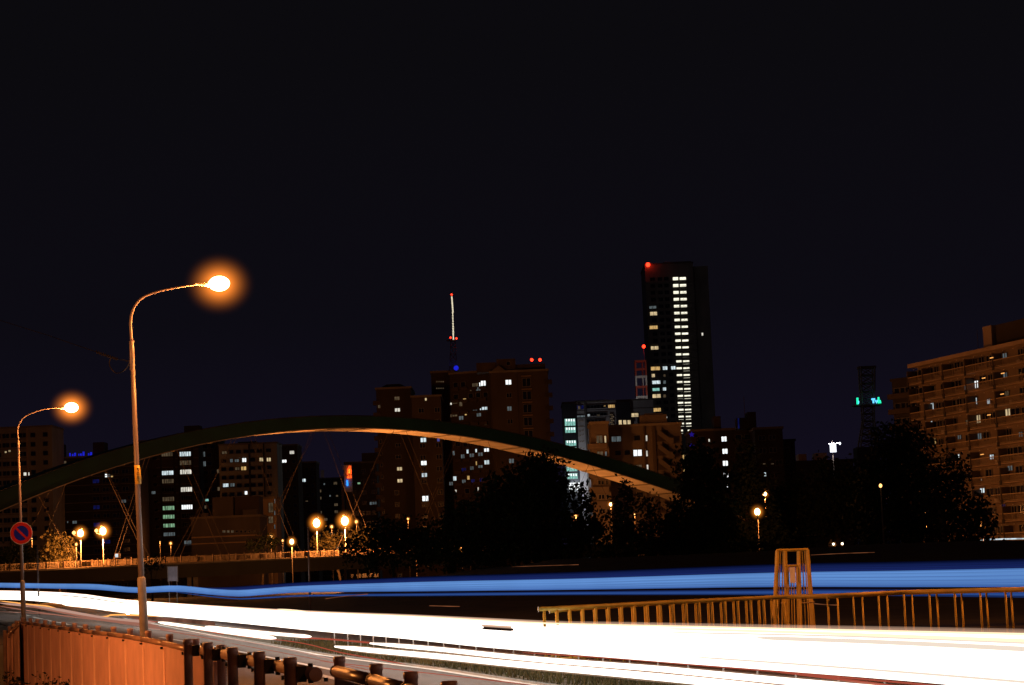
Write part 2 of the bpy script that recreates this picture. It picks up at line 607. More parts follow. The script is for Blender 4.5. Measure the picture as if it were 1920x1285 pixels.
def street_lamp(label, d, base, sleeve, joint, armpx, head, hl, power, k=1.0):
    B = onz(*base, 0.0) if d is None else at(*base, d)
    g = Vector((B.x, B.y, 0))
    t = thing('street_lamp', label, 'street lamp', g, group='tall sodium street lamps along the road')
    L = lambda p, dd=d: at(p[0], p[1], d) - g
    s = L(sleeve); j = L(joint)
    part('base_sleeve', MB().tube([(0, 0, -0.02), s * 0.97, s, s + Vector((0, 0, 0.035))], [0.08 * k, 0.08 * k, 0.08 * k, 0.053 * k], 20), M['lamp_base'], t, smooth=True)
    part('base_flange', MB().box(-0.17, 0.17, -0.17, 0.17, 0, 0.02), M['lamp_base'], t)
    part('pole', MB().tube([s, s.lerp(j, 0.5), j], [0.055 * k, 0.048 * k, 0.041 * k], 20), M['lamp_metal'], t, smooth=True)
    part('pole_joint', MB().tube([j + Vector((0, 0, -0.55)), j, j + Vector((0, 0, 0.012))], [0.045 * k, 0.045 * k, 0.032 * k], 18), M['lamp_metal'], t, smooth=True)
    h = L(head)
    arm = curve([j] + [L(p) for p in armpx])
    nn = len(arm)
    part('curved_arm', MB().tube(arm, [0.028 - 0.011 * i / nn for i in range(nn)], 12), M['lamp_metal'], t, smooth=True)
    e = arm[-1]
    ax = (h - e); ax.z *= 0.3; ax.normalize()
    # luminaire: tapering housing with a glass bowl beneath
    hb = MB()
    sl = [(-1.7, .18), (-1.35, .34), (-1.05, .5), (-0.8, .62), (-0.72, .3)]
    n = 14
    for u, w in sl:
        c = h + ax * hl * u
        for q in range(n):
            a = 2 * math.pi * q / n
            hb.v.append((c.x, c.y + math.cos(a) * hl * 0.5 * w, c.z + 0.02 + math.sin(a) * hl * 0.45 * w))
    for i in range(len(sl) - 1):
        for q in range(n):
            z = i * n
            hb.f.append((z + q, z + (q + 1) % n, z + n + (q + 1) % n, z + n + q)); hb.m.append(0)
    part('luminaire_housing', hb, M['head'], t, smooth=True)
    bb = MB()
    n, mm = 18, 13
    for i in range(mm):
        f = math.pi * i / (mm - 1) - math.pi / 2
        for q in range(n):
            a = 2 * math.pi * q / n
            bb.v.append((h.x + ax.x * hl * 0.92 * math.cos(f) * math.cos(a), h.y + hl * 0.46 * math.cos(f) * math.sin(a), h.z + 0.01 - math.sin(f) * hl * 0.62 + ax.z * hl * 1.2 * math.cos(f) * math.cos(a)))
    for i in range(mm - 1):
        for q in range(n):
            z = i * n
            bb.f.append((z + q, z + (q + 1) % n, z + n + (q + 1) % n, z + n + q)); bb.m.append(0)
    bb.v = [(h.x + (x - h.x) * .84, h.y + (y - h.y) * .84, h.z + (z - h.z) * .9) for x, y, z in bb.v]
    part('glass_bowl', bb, M['bowl'], t, smooth=True)
    halo(t, h, (hl * 2.9, hl * 2.8, hl * 2.6), VG['lamp'])
    lamp_light(h + Vector((0, 0, -hl * 0.62 - 0.14)), power, parent=t, r=0.12)
    return t


lamp1 = street_lamp('nearest tall street lamp with curved arm and yellow number plate on its pole', 40.0,
                    (274, 1254), (265, 1085), (247, 640), [(245, 608), (248, 586), (256, 570), (270, 557), (300, 546), (335, 539), (370, 533.5)],
                    (411, 533), 0.26, 1300)
lamp2 = street_lamp('smaller far street lamp with curved arm, carrying the round no-parking sign', 71.0,
                    (46, 1196), (42, 1090), (34, 826), [(33, 806), (37, 793), (46, 782), (62, 774), (82, 768), (108, 764.5)],
                    (134, 765), 0.30, 1300, 1.0)


def copy_tree(o, parent=None, off=None):
    c = o.copy()
    COL.objects.link(c)
    c.parent = parent
    for ch in list(o.children):
        copy_tree(ch, c)
    return c


for lx, ly, lab, rz in ((3.6, 7.0, 'street lamp beside the road just right of the camera, out of the picture', 0),
                        (-17.5, 31.0, 'street lamp on the footpath left of the panelled fence, out of the picture', 0),
                        (13.5, 34.0, 'street lamp added on the far side of the road at right, out of the picture', math.pi)):  # right-hand lamp is unseen, added to light the ochre railing and road
    c = copy_tree(lamp1)
    c.location = (lx, ly, -2.3 if lx < -10 else 0)
    c.rotation_euler = (0, 0, rz)
    c['label'] = lab
    for ch in c.children:
        if ch.type == 'LIGHT':
            ch.data = ch.data.copy()
            ch.data.energy = {3.6: 500, -17.5: 6800, 13.5: 2600}[lx]

# number plate wrapped on the near pole
o1 = lamp1.location
c = at(258.5, 890, 39.93) - o1
pl = part('number_plate', MB().tube([at(257, 873, 39.98) - o1, at(259.5, 908, 39.98) - o1], 0.0575, 20), M['plate'], lamp1, smooth=True)


def digits(s, h, w, st):
    """seven-segment-like stencil digits stacked downwards"""
    seg = {'0': 'abcdef', '7': 'abc', '9': 'abcdfg'}
    b = MB()
    for i, ch in enumerate(s):
        z0 = -i * (h * 1.32)
        for q in seg[ch]:
            if q == 'a': b.box(-w / 2, w / 2, -.003, 0, z0 + h / 2 - st, z0 + h / 2)
            if q == 'd': b.box(-w / 2, w / 2, -.003, 0, z0 - h / 2, z0 - h / 2 + st)
            if q == 'g': b.box(-w / 2 + st, w / 2 - st, -.003, 0, z0 - st / 2, z0 + st / 2)
            if q == 'f': b.box(-w / 2, -w / 2 + st, -.0025, 0, z0, z0 + h / 2 - st)
            if q == 'e': b.box(-w / 2, -w / 2 + st, -.0025, 0, z0 - h / 2 + st, z0)
            if q == 'b': b.box(w / 2 - st, w / 2, -.0025, 0, z0, z0 + h / 2 - st)
            if q == 'c': b.box(w / 2 - st, w / 2, -.0025, 0, z0 - h / 2 + st, z0)
    return b


part('plate_number', digits('9007', 0.058, 0.042, 0.011), M['ink'], pl, at(258.6, 881, 39.912) - o1)

# no-parking sign hung on lamp 2
sp = at(40, 1000, 70.86)
sg = thing('no_parking_sign', 'round no-parking sign, red ring and slash on blue, on the far lamp post', 'road sign', sp)
def disc(r0, r1, y0, y1, n=48):
    b = MB()
    for y in (y0, y1):
        for r in (r0, r1):
            for k in range(n):
                a = 2 * math.pi * k / n
                b.v.append((r * math.cos(a), y, r * math.sin(a)))
    for k in range(n):
        k2 = (k + 1) % n
        b.f += [(k, k2, n + k2, n + k)[::-1], (2 * n + k, 2 * n + k2, 3 * n + k2, 3 * n + k), (n + k, n + k2, 3 * n + k2, 3 * n + k)[::-1]]
        b.m += [0, 0, 0]
    return b
part('sign_plate', disc(0.0, 0.372, -0.015, 0.0), M['signwhite'], sg)
part('red_ring', disc(0.245, 0.355, -0.022, -0.013), M['signred'], sg)
part('blue_disc', disc(0.0, 0.247, -0.020, -0.012), M['signblue'], sg)
b = MB()
a = math.radians(-45)
for y in (-0.026, -0.018):
    pass
hw, hl_ = 0.035, 0.30
pts = []
for y in (0, 1):
    pass
ux, uz = math.cos(a), math.sin(a)
nx, nz = -uz, ux
ring = [(-hl_, -hw), (hl_, -hw), (hl_, hw), (-hl_, hw)]
P0 = [(u * ux + v * nx, -0.028, u * uz + v * nz) for u, v in ring]
P1 = [(u * ux + v * nx, -0.019, u * uz + v * nz) for u, v in ring]
b.quadbox(P1 + P0)
part('red_slash', b, M['signred'], sg)
for z_ in (-0.18, 0.2):
    part('sign_clamp', MB().box(-0.09, 0.09, 0.001, 0.09, z_, z_ + 0.04), M['bracket'], sg)

# overhead wire with its spiral sleeve
wp = [at(-60, 582, 60), at(0, 601, 57), at(90, 629, 54), at(180, 660, 50)]
ov = thing('overhead_wire', 'thin black overhead wire with spiral sleeve, hanging left of the near lamp', 'wire', wp[0])
part('wire', MB().tube([p - wp[0] for p in wp + [at(222, 674, 48.5), at(247, 678, 40.0)]], 0.009, 6), M['wire'], ov)
sl = [at(180, 660, 50), at(200, 667, 49), at(221, 674, 48.5)]
b = MB()
hp = []
for i in range(120):
    t = i / 119
    p = sl[0].lerp(sl[2], t) - wp[0]
    hp.append(p + Vector((0, math.cos(t * 60) * 0.03, math.sin(t * 60) * 0.03)))
part('spiral_sleeve', b.tube(hp, 0.012, 5), M['cable'], ov)
part('slack_loop', MB().tube([p - wp[0] for p in curve([at(208, 669, 49), at(205, 682, 49), at(209, 692, 48.8), at(219, 700, 48.6), at(234, 694, 47), at(246, 676, 40)])], 0.012, 6), M['cable'], ov)

# ------------------------------------------------------------------ roadside pipe fences
def fence_line(P, name, label, cat, pipe_side, style):
    """P: list of ground points of the posts; style panel / open / slats"""
    g = P[0].copy()
    t = thing(name, label, cat, g)
    Q = [p - g for p in P]
    H = 0.90 if style == 'open' else 0.80
    ZB = -2.3 if style == 'panel' else -0.02
    pr = 0.042 if style == 'panel' else 0.054
    pm = M['post']
    for i, q in enumerate(Q):
        a = Q[min(i + 1, len(Q) - 1)] - Q[max(i - 1, 0)]
        a.z = 0; a.normalize()
        nrm = Vector((-a.y, a.x, 0)) * pipe_side     # towards the pipe
        if style == 'panel' and nrm.y > 0:
            nrm = -nrm
        r = 0.052
        pb = MB().lathe([(r, ZB), (r, H - 0.055), (r + 0.006, H - 0.052), (r + 0.006, H - 0.008), (r - 0.002, H)], 20)
        po = part('post', pb, pm, t, q, smooth=False)
        for pp in po.data.polygons:
            pp.use_smooth = abs(pp.normal.z) < 0.3
        ang = math.atan2(nrm.y, nrm.x)
        if style == 'open':
            br = MB().box(0.045, 0.125, -0.04, 0.04, H - 0.20, H - 0.075)
            part('clamp_bracket', br, M['bracket'], t, q, ang)
            nb = MB()
            for zz in (H - 0.085, H - 0.215):
                nb.tube([(0.165, 0, zz), (0.165, 0, zz + 0.03)], 0.022, 8)
            nb.tube([(-0.075, 0, H - 0.16), (-0.055, 0, H - 0.16)], 0.018, 8)
            part('clamp_bolt', nb, M['bracket'], t, q, ang)
        else:
            cb = MB().tube([(0.0, -0.02, H - 0.135), (0.0, 0.02, H - 0.135)], pr + 0.008, 14)
            part('clamp_ring', cb, M['pipe'] if style == 'panel' else M['bracket'], t, q + nrm * (0.094 if style == 'panel' else 0.03), ang)
            nb = MB().tube([(0.0, 0, H - 0.225), (0.0, 0, H - 0.19)], 0.02, 8)
            part('clamp_bolt', nb, M['bracket'], t, q + nrm * 0.13, ang)
    for i in range(len(Q) - 1):
        a = (Q[i + 1] - Q[i]); L = a.length; a.normalize()
        nrm = Vector((-a.y, a.x, 0)) * pipe_side
        if style == 'panel' and nrm.y > 0:
            nrm = -nrm
        off = {'open': 0.165, 'panel': 0.052 + pr, 'slats': 0.03}[style]
        zz = Vector((0, 0, H - 0.135))
        e0 = -0.25 if (style == 'open' and i == 0) else 0.0
        part('rail_pipe', MB().tube([Q[i] + nrm * off + zz + a * (e0 + 0.004), Q[i + 1] + nrm * off + zz - a * 0.004], pr, 20), M['pipe'] if style != 'slats' else M['darkpipe'], t, smooth=True)
        if style == 'panel':
            # corrugated sheet: vertical ribs with their own depth, one sheet per bay
            nb = max(6, int(L / 0.085))
            s = MB()
            z0, z1 = -2.28, H - 0.185
            for k in range(nb * 2 + 1):
                u = 0.045 + (L - 0.09) * k / (nb * 2)
                dd = 0.030 if k % 2 else -0.006
                p = Q[i] + a * u + nrm * (0.045 + dd)
                s.v.append((p.x, p.y, z0)); s.v.append((p.x, p.y, z1 + p.z))
            for k in range(nb * 2):
                s.f.append((2 * k, 2 * k + 2, 2 * k + 3, 2 * k + 1)); s.m.append(0)
            pn = part('panel', s, M['panel'], t)
            so = pn.modifiers.new('thickness', 'SOLIDIFY'); so.thickness = 0.004
            cv = MB()
            for q_ in (Q[i],):
                c_ = q_ + nrm * 0.075
                cv.tube([(c_.x, c_.y, z0), (c_.x, c_.y, z1 + c_.z - 0.01)], 0.034, 10)
            part('seam_cover', cv, M['seam'], t, smooth=True)
        if style == 'slats':
            nb = int(L / 0.075)
            for k in range(nb):
                u = 0.08 + (L - 0.16) * (k + 0.5) / nb
                p = Q[i] + a * u + nrm * 0.03
                part('slat', MB().box(-0.010, 0.010, -0.016, 0.016, 0.08, H - 0.20, rz=math.atan2(a.y, a.x)), M['slat'], t, p)
    if style == 'open':
        a = (Q[1] - Q[0]).normalized()
        nrm = Vector((-a.y, a.x, 0)) * pipe_side
        c = Q[0] + nrm * 0.165 + Vector((0, 0, H - 0.135)) - a * 0.25
        part('pipe_end_cap', MB().tube([c - a * 0.018, c + a * 0.0], [0.054, 0.060], 24), M['post'], t, smooth=False)
    return t


def top_at(px, py, h):
    p = onz(px, py, h)
    return Vector((p.x, p.y, 0))


# panelled fence: posts seen by their caps, then the return at the far end towards the left
panel_posts = [(414, 1209), (366, 1198), (318, 1189), (278, 1183), (244, 1178.5), (213, 1175.5), (184, 1173.2), (160, 1170.6), (140, 1168.2), (119, 1166.2), (101, 1164.4), (85, 1162.6), (70, 1161.0), (57, 1159.4), (42, 1158)]
PP = [top_at(x, y, 0.80) for x, y in panel_posts]
ret = []
for x_, y_, d_ in ((31, 1164, 62.85), (18, 1174, 62.6), (9, 1182, 62.3)):
    q_ = at(x_, y_, d_)
    ret.append(Vector((q_.x, q_.y, q_.z - 0.80)))
fence_line(PP + ret, 'panel_fence', 'long brown pipe fence with salmon corrugated panels, bottom left of the road', 'fence', 1, 'panel')
open_posts = [(543.5, 1233), (485.5, 1222), (435.5, 1214), (389.5, 1204.5), (352, 1198.5)]
OP = [top_at(x, y, 0.90) for x, y in open_posts]
# these posts stand a little taller and nearer than the panels; move them 0.3 m towards the camera side
fence_line(OP, 'open_pipe_fence', 'five stout brown posts with a clamped pipe rail and no panels, before the gap', 'fence', -1, 'open')
SP = [top_at(x, y, 0.80) for x, y in [(636, 1231), (705, 1245), (770, 1259.5), (842, 1277), (925, 1300), (1015, 1326)]]
fence_line(SP, 'slatted_pipe_fence', 'dark brown pipe fence with close vertical slats, bottom centre beside the asphalt', 'fence', -1, 'slats')

# small reflector post with faded lettering at the end of the panels
p = top_at(420, 1212, 0.76)
t = thing('marker_post', 'pale grey marker post with faded lettering between the brown posts', 'post', p)
part('body', MB().lathe([(0.05, 0), (0.05, 0.72), (0.044, 0.76)], 16), M['delineator'], t, smooth=True)
for i in range(4):
    part('lettering', MB().box(-0.028, 0.028, -0.056, -0.046, 0.50 - i * 0.035, 0.512 - i * 0.035), M['slat'], t)

# ------------------------------------------------------------------ ochre bridge-end fences and the tapered gate
def hz(px):
    return 1075 - 0.0419 * (px - 960)


def rail_fence(name, label, x0, x1, ytab, ztop, postpx, m, endcap=True):
    A = lambda x: onz(x, float(np.interp(x, [q[0] for q in ytab], [q[1] for q in ytab])), ztop)
    g = A(x0); g.z = 0
    t = thing(name, label, 'fence', g)
    R = [A(x) - g for x in np.linspace(x0, x1, 24)]
    part('top_rail', MB().tube(R, 0.034, 14), m, t, smooth=True)
    part('bottom_rail', MB().tube([Vector((q.x, q.y, 0.12)) for q in R], 0.02, 8), m, t, smooth=True)
    for x in postpx:
        q = A(x) - g
        part('baluster', MB().tube([(0, 0, -0.02), (0, 0, ztop - 0.02)], 0.024 if x < 1540 else 0.018, 8), m, t, (q.x, q.y, 0), smooth=True)
    q = R[0]
    part('end_plate', MB().box(-0.012, 0.0, -0.05, 0.05, q.z - 0.045, q.z + 0.04), M['delineator'], t, (q.x, q.y, 0))
    return t


yt1 = [(1010, 1142.5), (1240, 1130), (1475, 1119), (1560, 1117), (1700, 1110), (1990, 1103)]
yt2 = [(1031, 1145.5), (1240, 1131.5), (1475, 1119.5), (1560, 1119), (1700, 1112), (1990, 1105)]
rail_fence('ochre_railing', 'farther ochre railing of the pair, its end reaching slightly more left above the light streaks', 1010, 1985, yt1, 0.92,
           [1020 + 24.2 * i for i in range(19)] + [1551.5 + 47.6 * i for i in range(10)], M['yellow'])
rail_fence('ochre_railing', 'nearer ochre railing of the pair, with stout upright bars left of the tapered gate', 1031, 1985, yt2, 0.86,
           [1043 + 23.7 * i for i in range(19)] + [1570 + 46.5 * i for i in range(9)], M['yellow'])

gd = 41.0
g0 = at(1489, 1180, gd); g0.z = 0
gt = thing('tapered_gate', 'tall tapered ochre steel gate frame with white notice board, among the railings', 'gate', g0)
G = lambda x, y, dy=0.0: at(x, y, gd + dy) - g0
for dy in (0.0, 0.55):
    sx = 0 if dy == 0 else 5
    part('corner_post', MB().tube([G(1449 + sx, 1216, dy), G(1457 + sx * .3, 1033, dy)], 0.034 if dy == 0 else 0.026, 4), M['yellow'], gt)
    part('corner_post', MB().tube([G(1529 - sx, 1212, dy), G(1514 - sx * .3, 1031, dy)], 0.034 if dy == 0 else 0.026, 4), M['yellow'], gt)
    part('corner_post', MB().tube([G(1476 + sx, 1216, dy), G(1471 + sx * .3, 1034, dy)], 0.030, 4), M['yellow'], gt)
    part('corner_post', MB().tube([G(1503 - sx, 1214, dy), G(1498 - sx * .3, 1033, dy)], 0.028, 4), M['yellow'], gt)
    part('head_bar', MB().tube([G(1455.5 + sx * .3, 1032.5, dy), G(1515.5 - sx * .3, 1030.5, dy)], 0.028, 4), M['yellow'], gt)
for a, bb in (((1463, 1035), (1457.5, 1212)), ((1467.5, 1035), (1466, 1214)), ((1504, 1033), (1512, 1214)), ((1508.5, 1033), (1519, 1214)),
              ((1478, 1064), (1481, 1214)), ((1483, 1064), (1486, 1214)), ((1488, 1064), (1491, 1214)), ((1493, 1063), (1497, 1214))):
    part('infill_bar', MB().tube([G(bb[0], bb[1], .03), G(a[0], a[1], .03)], 0.012, 6), M['yellow'], gt)
part('cross_bar', MB().tube([G(1472, 1062), G(1498, 1060.5)], 0.024, 4), M['yellow'], gt)
part('cross_bar', MB().tube([G(1464, 1131, -.03), G(1475, 1131, -.03)], 0.012, 4), M['rail'], gt)
part('cross_bar', MB().tube([G(1504, 1131, -.03), G(1528, 1129, -.03)], 0.012, 4), M['rail'], gt)
c = G(1486, 1078.5, -0.05)
b = MB()
w, h, r = 0.055, 0.15, 0.02
ring = []
for cx, cz, a0 in ((w - r, h - r, 0), (-w + r, h - r, 90), (-w + r, -h + r, 180), (w - r, -h + r, 270)):
    for k in range(4):
        a = math.radians(a0 + 30 * k)
        ring.append((cx + r * math.cos(a), cz + r * math.sin(a)))
for y in (0.0, -0.012):
    for x, z in ring:
        b.v.append((x, y, z))
nn = len(ring)
b.f.append(tuple(range(nn))[::-1] if False else tuple(range(nn)))
b.f.append(tuple(nn + k for k in range(nn))[::-1])
for k in range(nn):
    b.f.append((k, (k + 1) % nn, nn + (k + 1) % nn, nn + k))
b.m += [0] * (nn + 2)
part('notice_board', b, M['signwhite'], gt, c)
part('padlock_box', MB().box(-0.045, 0.045, -0.06, -0.02, -0.03, 0.03), M['rail'], gt, G(1475, 1099))

# median delineator posts
mpx = [(627, 1203), (652, 1205), (676, 1207), (700, 1209), (724, 1211), (748, 1213), (775, 1215), (803, 1217), (832, 1220), (862, 1222), (893, 1225), (926, 1228), (963, 1231), (1002, 1234), (1042, 1237), (1085, 1241), (1131, 1246), (1181, 1251), (1234, 1257), (1291, 1263), (1357, 1270), (1421, 1276), (1493, 1283), (1573, 1291), (1660, 1300), (1756, 1310)]
prev = None
for i, (x, y) in enumerate(mpx):
    q = onz(x + 0.8, y + 12, 0.03)
    o = single('delineator_post', MB().tube([(0, 0, 0), (0, 0, 0.52)], 0.012, 8).tube([(0, 0, 0.52), (0, 0, 0.53)], 0.016, 8), M['delineator'],
               'thin white marker post on the grass median seen between the white light streaks', 'marker post', 'thin white posts in a row along the grass median', True, q)
q = onz(1448, 1178, 0.0)
single('white_stake', MB().tube([(0, 0, 0), (0, 0, 0.42)], 0.016, 8), M['delineator'], 'short white stake just left of the tapered ochre gate', 'stake', None, True, (q.x, q.y, 0.42))

# ------------------------------------------------------------------ traffic light streaks left by passing vehicles (real 3-D paths above the lanes)
def smooth_tab(tab, n, x0=None, x1=None):
    xs = np.array([t[0] for t in tab], float)
    P = curve([(t[0], t[1], 0) for t in tab], 8)
    cx = np.array([p.x for p in P]); cy = np.array([p.y for p in P])
    X = np.linspace(xs[0] if x0 is None else x0, xs[-1] if x1 is None else x1, n)
    return X, np.interp(X, cx, cy)


def streak(pts, z, r, m, label, n=40, group=None, taper=True, soft=0):
    X, Y = smooth_tab(pts, n)
    P = []
    for x, y in zip(X, Y):
        if x < 240:        # the road climbs a little as it leaves to the left
            g_ = hz(240) + (y - hz(240)) + 0.0
            v0 = max(4.0, float(np.interp(240, X, Y)) - hz(240)) if X[0] < 240 else 30.0
            d0 = (EYE.z - z) * F / v0
            k = min(1.0, (240 - x) / 300.0)
            P.append(at(x, y, d0 * (1 + 0.75 * k)))
        else:
            P.append(onz(x, max(y, hz(x) + 6), z))
    g = P[len(P) // 2].copy(); g.z = 0
    R = [r * (1.0 if not taper else min(1.0, 0.35 + i * 0.5, 0.35 + (len(P) - 1 - i) * 0.5)) for i in range(len(P))]
    o = single('light_streak', MB().tube([p - g for p in P], R, 10), m, label, 'light streak', group, True, g)
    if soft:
        part('soft_edge', MB().tube([p - g for p in P], [q * soft for q in R], 10), VG['white'], o, smooth=True)  # emissive sheath imitating glow spread round the streak
    return o


TOP = [(-60, 1108), (60, 1110), (150, 1115), (240, 1127), (420, 1141), (600, 1152), (748, 1158.5), (897, 1166.5), (1037, 1174), (1156, 1176.5), (1304, 1180), (1500, 1184.5), (1700, 1189), (1990, 1196)]
BOT = [(-60, 1122), (60, 1125), (150, 1136), (240, 1148), (420, 1163), (600, 1180), (748, 1192), (897, 1207), (1037, 1218), (1156, 1227), (1304, 1238), (1500, 1252), (1700, 1267), (1990, 1292)]
WH = 'white headlight streaks over the road'
N = 15
for i in range(N):
    f = i / (N - 1)
    tab = []
    for (x, y0), (_, y1) in zip(TOP, BOT):
        wob = math.sin(x * 0.004 + i * 1.7) * 0.02
        tab.append((x, y0 + (y1 - y0) * min(1, max(0, f + wob * (0 < i < N - 1)))))
    # a few streaks begin or end in view, as the shutter caught them
    if i == 3: tab = [t for t in tab if t[0] >= 240]
    if i == 9: tab = [t for t in tab if t[0] <= 1650]
    if i == 12: tab = [t for t in tab if t[0] >= 150]
    lab = {0: 'topmost white streak edging the wide white band, just under the ochre railing', N - 1: 'lowest white streak edging the wide white band above the reddish gap',
           3: 'white streak of the wide band that begins at the near lamp post', 9: 'white streak of the wide band that ends under the ochre railing at right',
           12: 'white streak of the wide band that begins between the two lamp posts'}.get(i, 'solid white headlight streak inside the wide white band across the road')
    if 1 <= i <= 5:      # a dark gap in the band where one vehicle hid another
        yb = lambda x: float(np.interp(x, [q[0] for q in tab], [q[1] for q in tab]))
        c0, c1 = 902 + 3 * (i % 2), 968 - 4 * (i % 3)
        t0 = [q for q in tab if q[0] < 890] + [(c0, yb(c0))]
        t1 = [(c1, yb(c1))] + [q for q in tab if q[0] > 985]
        streak(t0, 0.62, 0.040, M['trail_white'], lab, 40, WH)
        streak(t1, 0.62, 0.040, M['trail_white'], lab if i != 3 else 'white streak of the wide band that restarts right of the small dark gap', 40, WH)
        continue
    streak(tab, 0.62, 0.040, M['trail_white'], lab, 56, WH, soft=2.2 if i == 0 else 0)
for pts, r, lab in (([(1250, 1186), (1500, 1191), (1750, 1199), (1990, 1209)], .010, 'thin cream line inside the white band at right, upper'),
                    ([(1420, 1196), (1620, 1203), (1800, 1211), (1990, 1221)], .022, 'broad cream line inside the white band at right, lower'),
                    ([(1300, 1232), (1500, 1246), (1750, 1265), (1990, 1285)], .008, 'thin cream line near the bottom edge of the white band'),
                    ([(480, 1146), (600, 1156), (760, 1163), (880, 1170)], .008, 'thin cream line inside the white band, left of the dark gap')):
    streak(pts, 0.70, r, M['trail_cream'], lab, 30)
LOWS = [
    ([(297, 1167), (340, 1173), (430, 1186), (517, 1197)], 0.030, 'short white streak lowest at left, ending before the fence posts'),
    ([(385, 1175), (450, 1182), (520, 1189), (583, 1194)], 0.026, 'short white streak just under the wide band, left of centre'),
    ([(118, 1133), (180, 1139), (240, 1147), (310, 1153)], 0.06, 'thick short white streak at far left beside the near lamp post'),
    ([(628, 1212.5), (700, 1220), (822, 1231), (930, 1242), (1037, 1252), (1156, 1262.5), (1304, 1276.5), (1420, 1289), (1520, 1300)], 0.030, 'lowest long white headlight streak, bottom centre, starting left of the grass strip'),
    ([(694, 1206.5), (822, 1217.5), (930, 1229), (1037, 1239), (1230, 1254), (1304, 1261), (1460, 1276), (1700, 1297)], 0.026, 'second lowest long white headlight streak, running to the bottom right'),
]
for pts, r, lab in LOWS:
    streak(pts, 0.60, r, M['trail_white'], lab, 30, soft=1.6)
streak([(600, 1148.5), (800, 1157), (1010, 1168.5), (1300, 1175.5), (1600, 1182.5), (1990, 1191)], 0.72, 0.012, M['trail_warm'], 'thin warm line along the top edge of the white band')
streak([(1250, 1179), (1500, 1186), (1750, 1195), (1990, 1204)], 0.9, 0.012, M['trail_warm'], 'thin warm streak within the top of the band at far right')
streak([(520, 1142.5), (545, 1144), (572, 1146.5)], 0.8, 0.016, M['trail_warm'], 'very short yellowish streak above the band left of the thin pole', 8)
streak([(0, 1127), (60, 1134), (90, 1137), (110, 1143), (130, 1146), (160, 1153), (195, 1157), (215, 1153), (300, 1155)], 0.55, 0.030, M['trail_orange'], 'wavy orange indicator streak at lower left of the white band')
for k, (pts, m, r) in enumerate([
    ([(0, 1137), (120, 1155), (250, 1170), (330, 1183)], 'trail_salmon', 0.02),
    ([(40, 1134), (180, 1160), (300, 1174)], 'trail_salmon', 0.03),
    ([(300, 1152), (360, 1157), (395, 1161)], 'trail_red', 0.05),
    ([(250, 1160), (330, 1172), (420, 1190)], 'trail_red', 0.012),
    ([(440, 1192), (560, 1205), (640, 1224), (760, 1246)], 'trail_red', 0.007),
    ([(600, 1240), (800, 1262), (1000, 1285)], 'trail_red', 0.004),
    ([(560, 1196), (620, 1199), (700, 1206)], 'trail_red', 0.014),
    ([(980, 1224), (1156, 1235), (1304, 1247), (1500, 1263), (1800, 1290)], 'trail_red', 0.007),
    ([(1440, 1257), (1560, 1272), (1700, 1290)], 'trail_red', 0.010),
    ([(700, 1218), (900, 1236), (1100, 1256)], 'trail_salmon', 0.008),
    ([(0, 1131), (100, 1142), (200, 1160), (290, 1168)], 'trail_warm2', 0.05),
    ([(0, 1147), (90, 1152), (200, 1165), (330, 1186), (420, 1203)], 'trail_salmon', 0.010),
    ([(250, 1176), (380, 1190), (520, 1214), (640, 1240)], 'trail_warm2', 0.008),
    ([(430, 1206), (560, 1230), (700, 1258)], 'trail_salmon', 0.006),
]):
    where = ['faint salmon streak from the left edge above the panel fence', 'broad faint salmon streak left of the near lamp post', 'short red streak above the gap in the white band, left', 'thin red streak under the short white one at left',
             'very thin red line crossing the asphalt above the open fence posts', 'hair-thin red line over the asphalt at bottom centre', 'red streak just under the band left of centre',
             'long red streak below the wide white band on the right', 'red streak sloping to the bottom right corner', 'thin salmon streak hugging the lowest white ones', 'pale pinkish streak from the left edge under the white band', 'thin salmon streak just above the caps of the panel fence',
             'faint pale line over the asphalt behind the open fence', 'hair-thin salmon line nearest the open fence posts'][k]
    streak(pts, 0.55, r, M[m], where, 24)

for pts, r, lab in (([(240, 1156), (340, 1164), (400, 1170)], 0.06, 'dull reddish streak in the gap at left below the white band'),
                    ([(980, 1219), (1156, 1230), (1304, 1242), (1500, 1257), (1800, 1282)], 0.03, 'dull reddish brown streak along the lower edge of the white band, right')):
    X, Y = smooth_tab(pts, 30)
    P = [onz(x, y, 0.40) for x, y in zip(X, Y)]
    g = P[15].copy(); g.z = 0
    single('light_streak', MB().tube([p - g for p in P], r, 10), M['trail_dull'], lab, 'light streak', None, True, g)

for k, (pts, d_, lab) in enumerate((([(960, 1063), (1020, 1061), (1085, 1059)], 100, 'faint orange glint line above the blue band, centre'),
                                    ([(1520, 1041), (1580, 1038), (1640, 1036)], 100, 'faint orange glint line above the blue band, right of the tapered gate'),
                                    ([(805, 1136), (840, 1137), (862, 1137.5)], 62, 'short orange glint between the blue and white bands, centre'),
                                    ([(1526, 1132), (1548, 1134), (1571, 1135)], 52, 'short orange glint behind the railing, right of the tapered gate'),
                                    ([(610, 1123), (640, 1119), (690, 1114)], 66, 'thin reddish line crossing the lower edge of the blue band right of the thin pole'))):
    P = curve([at(x, y, d_) for x, y in pts], 5)
    single('light_streak', MB().tube([p - P[0] for p in P], 0.012, 6), M['trail_faint'], lab, 'light streak', None, True, P[0])

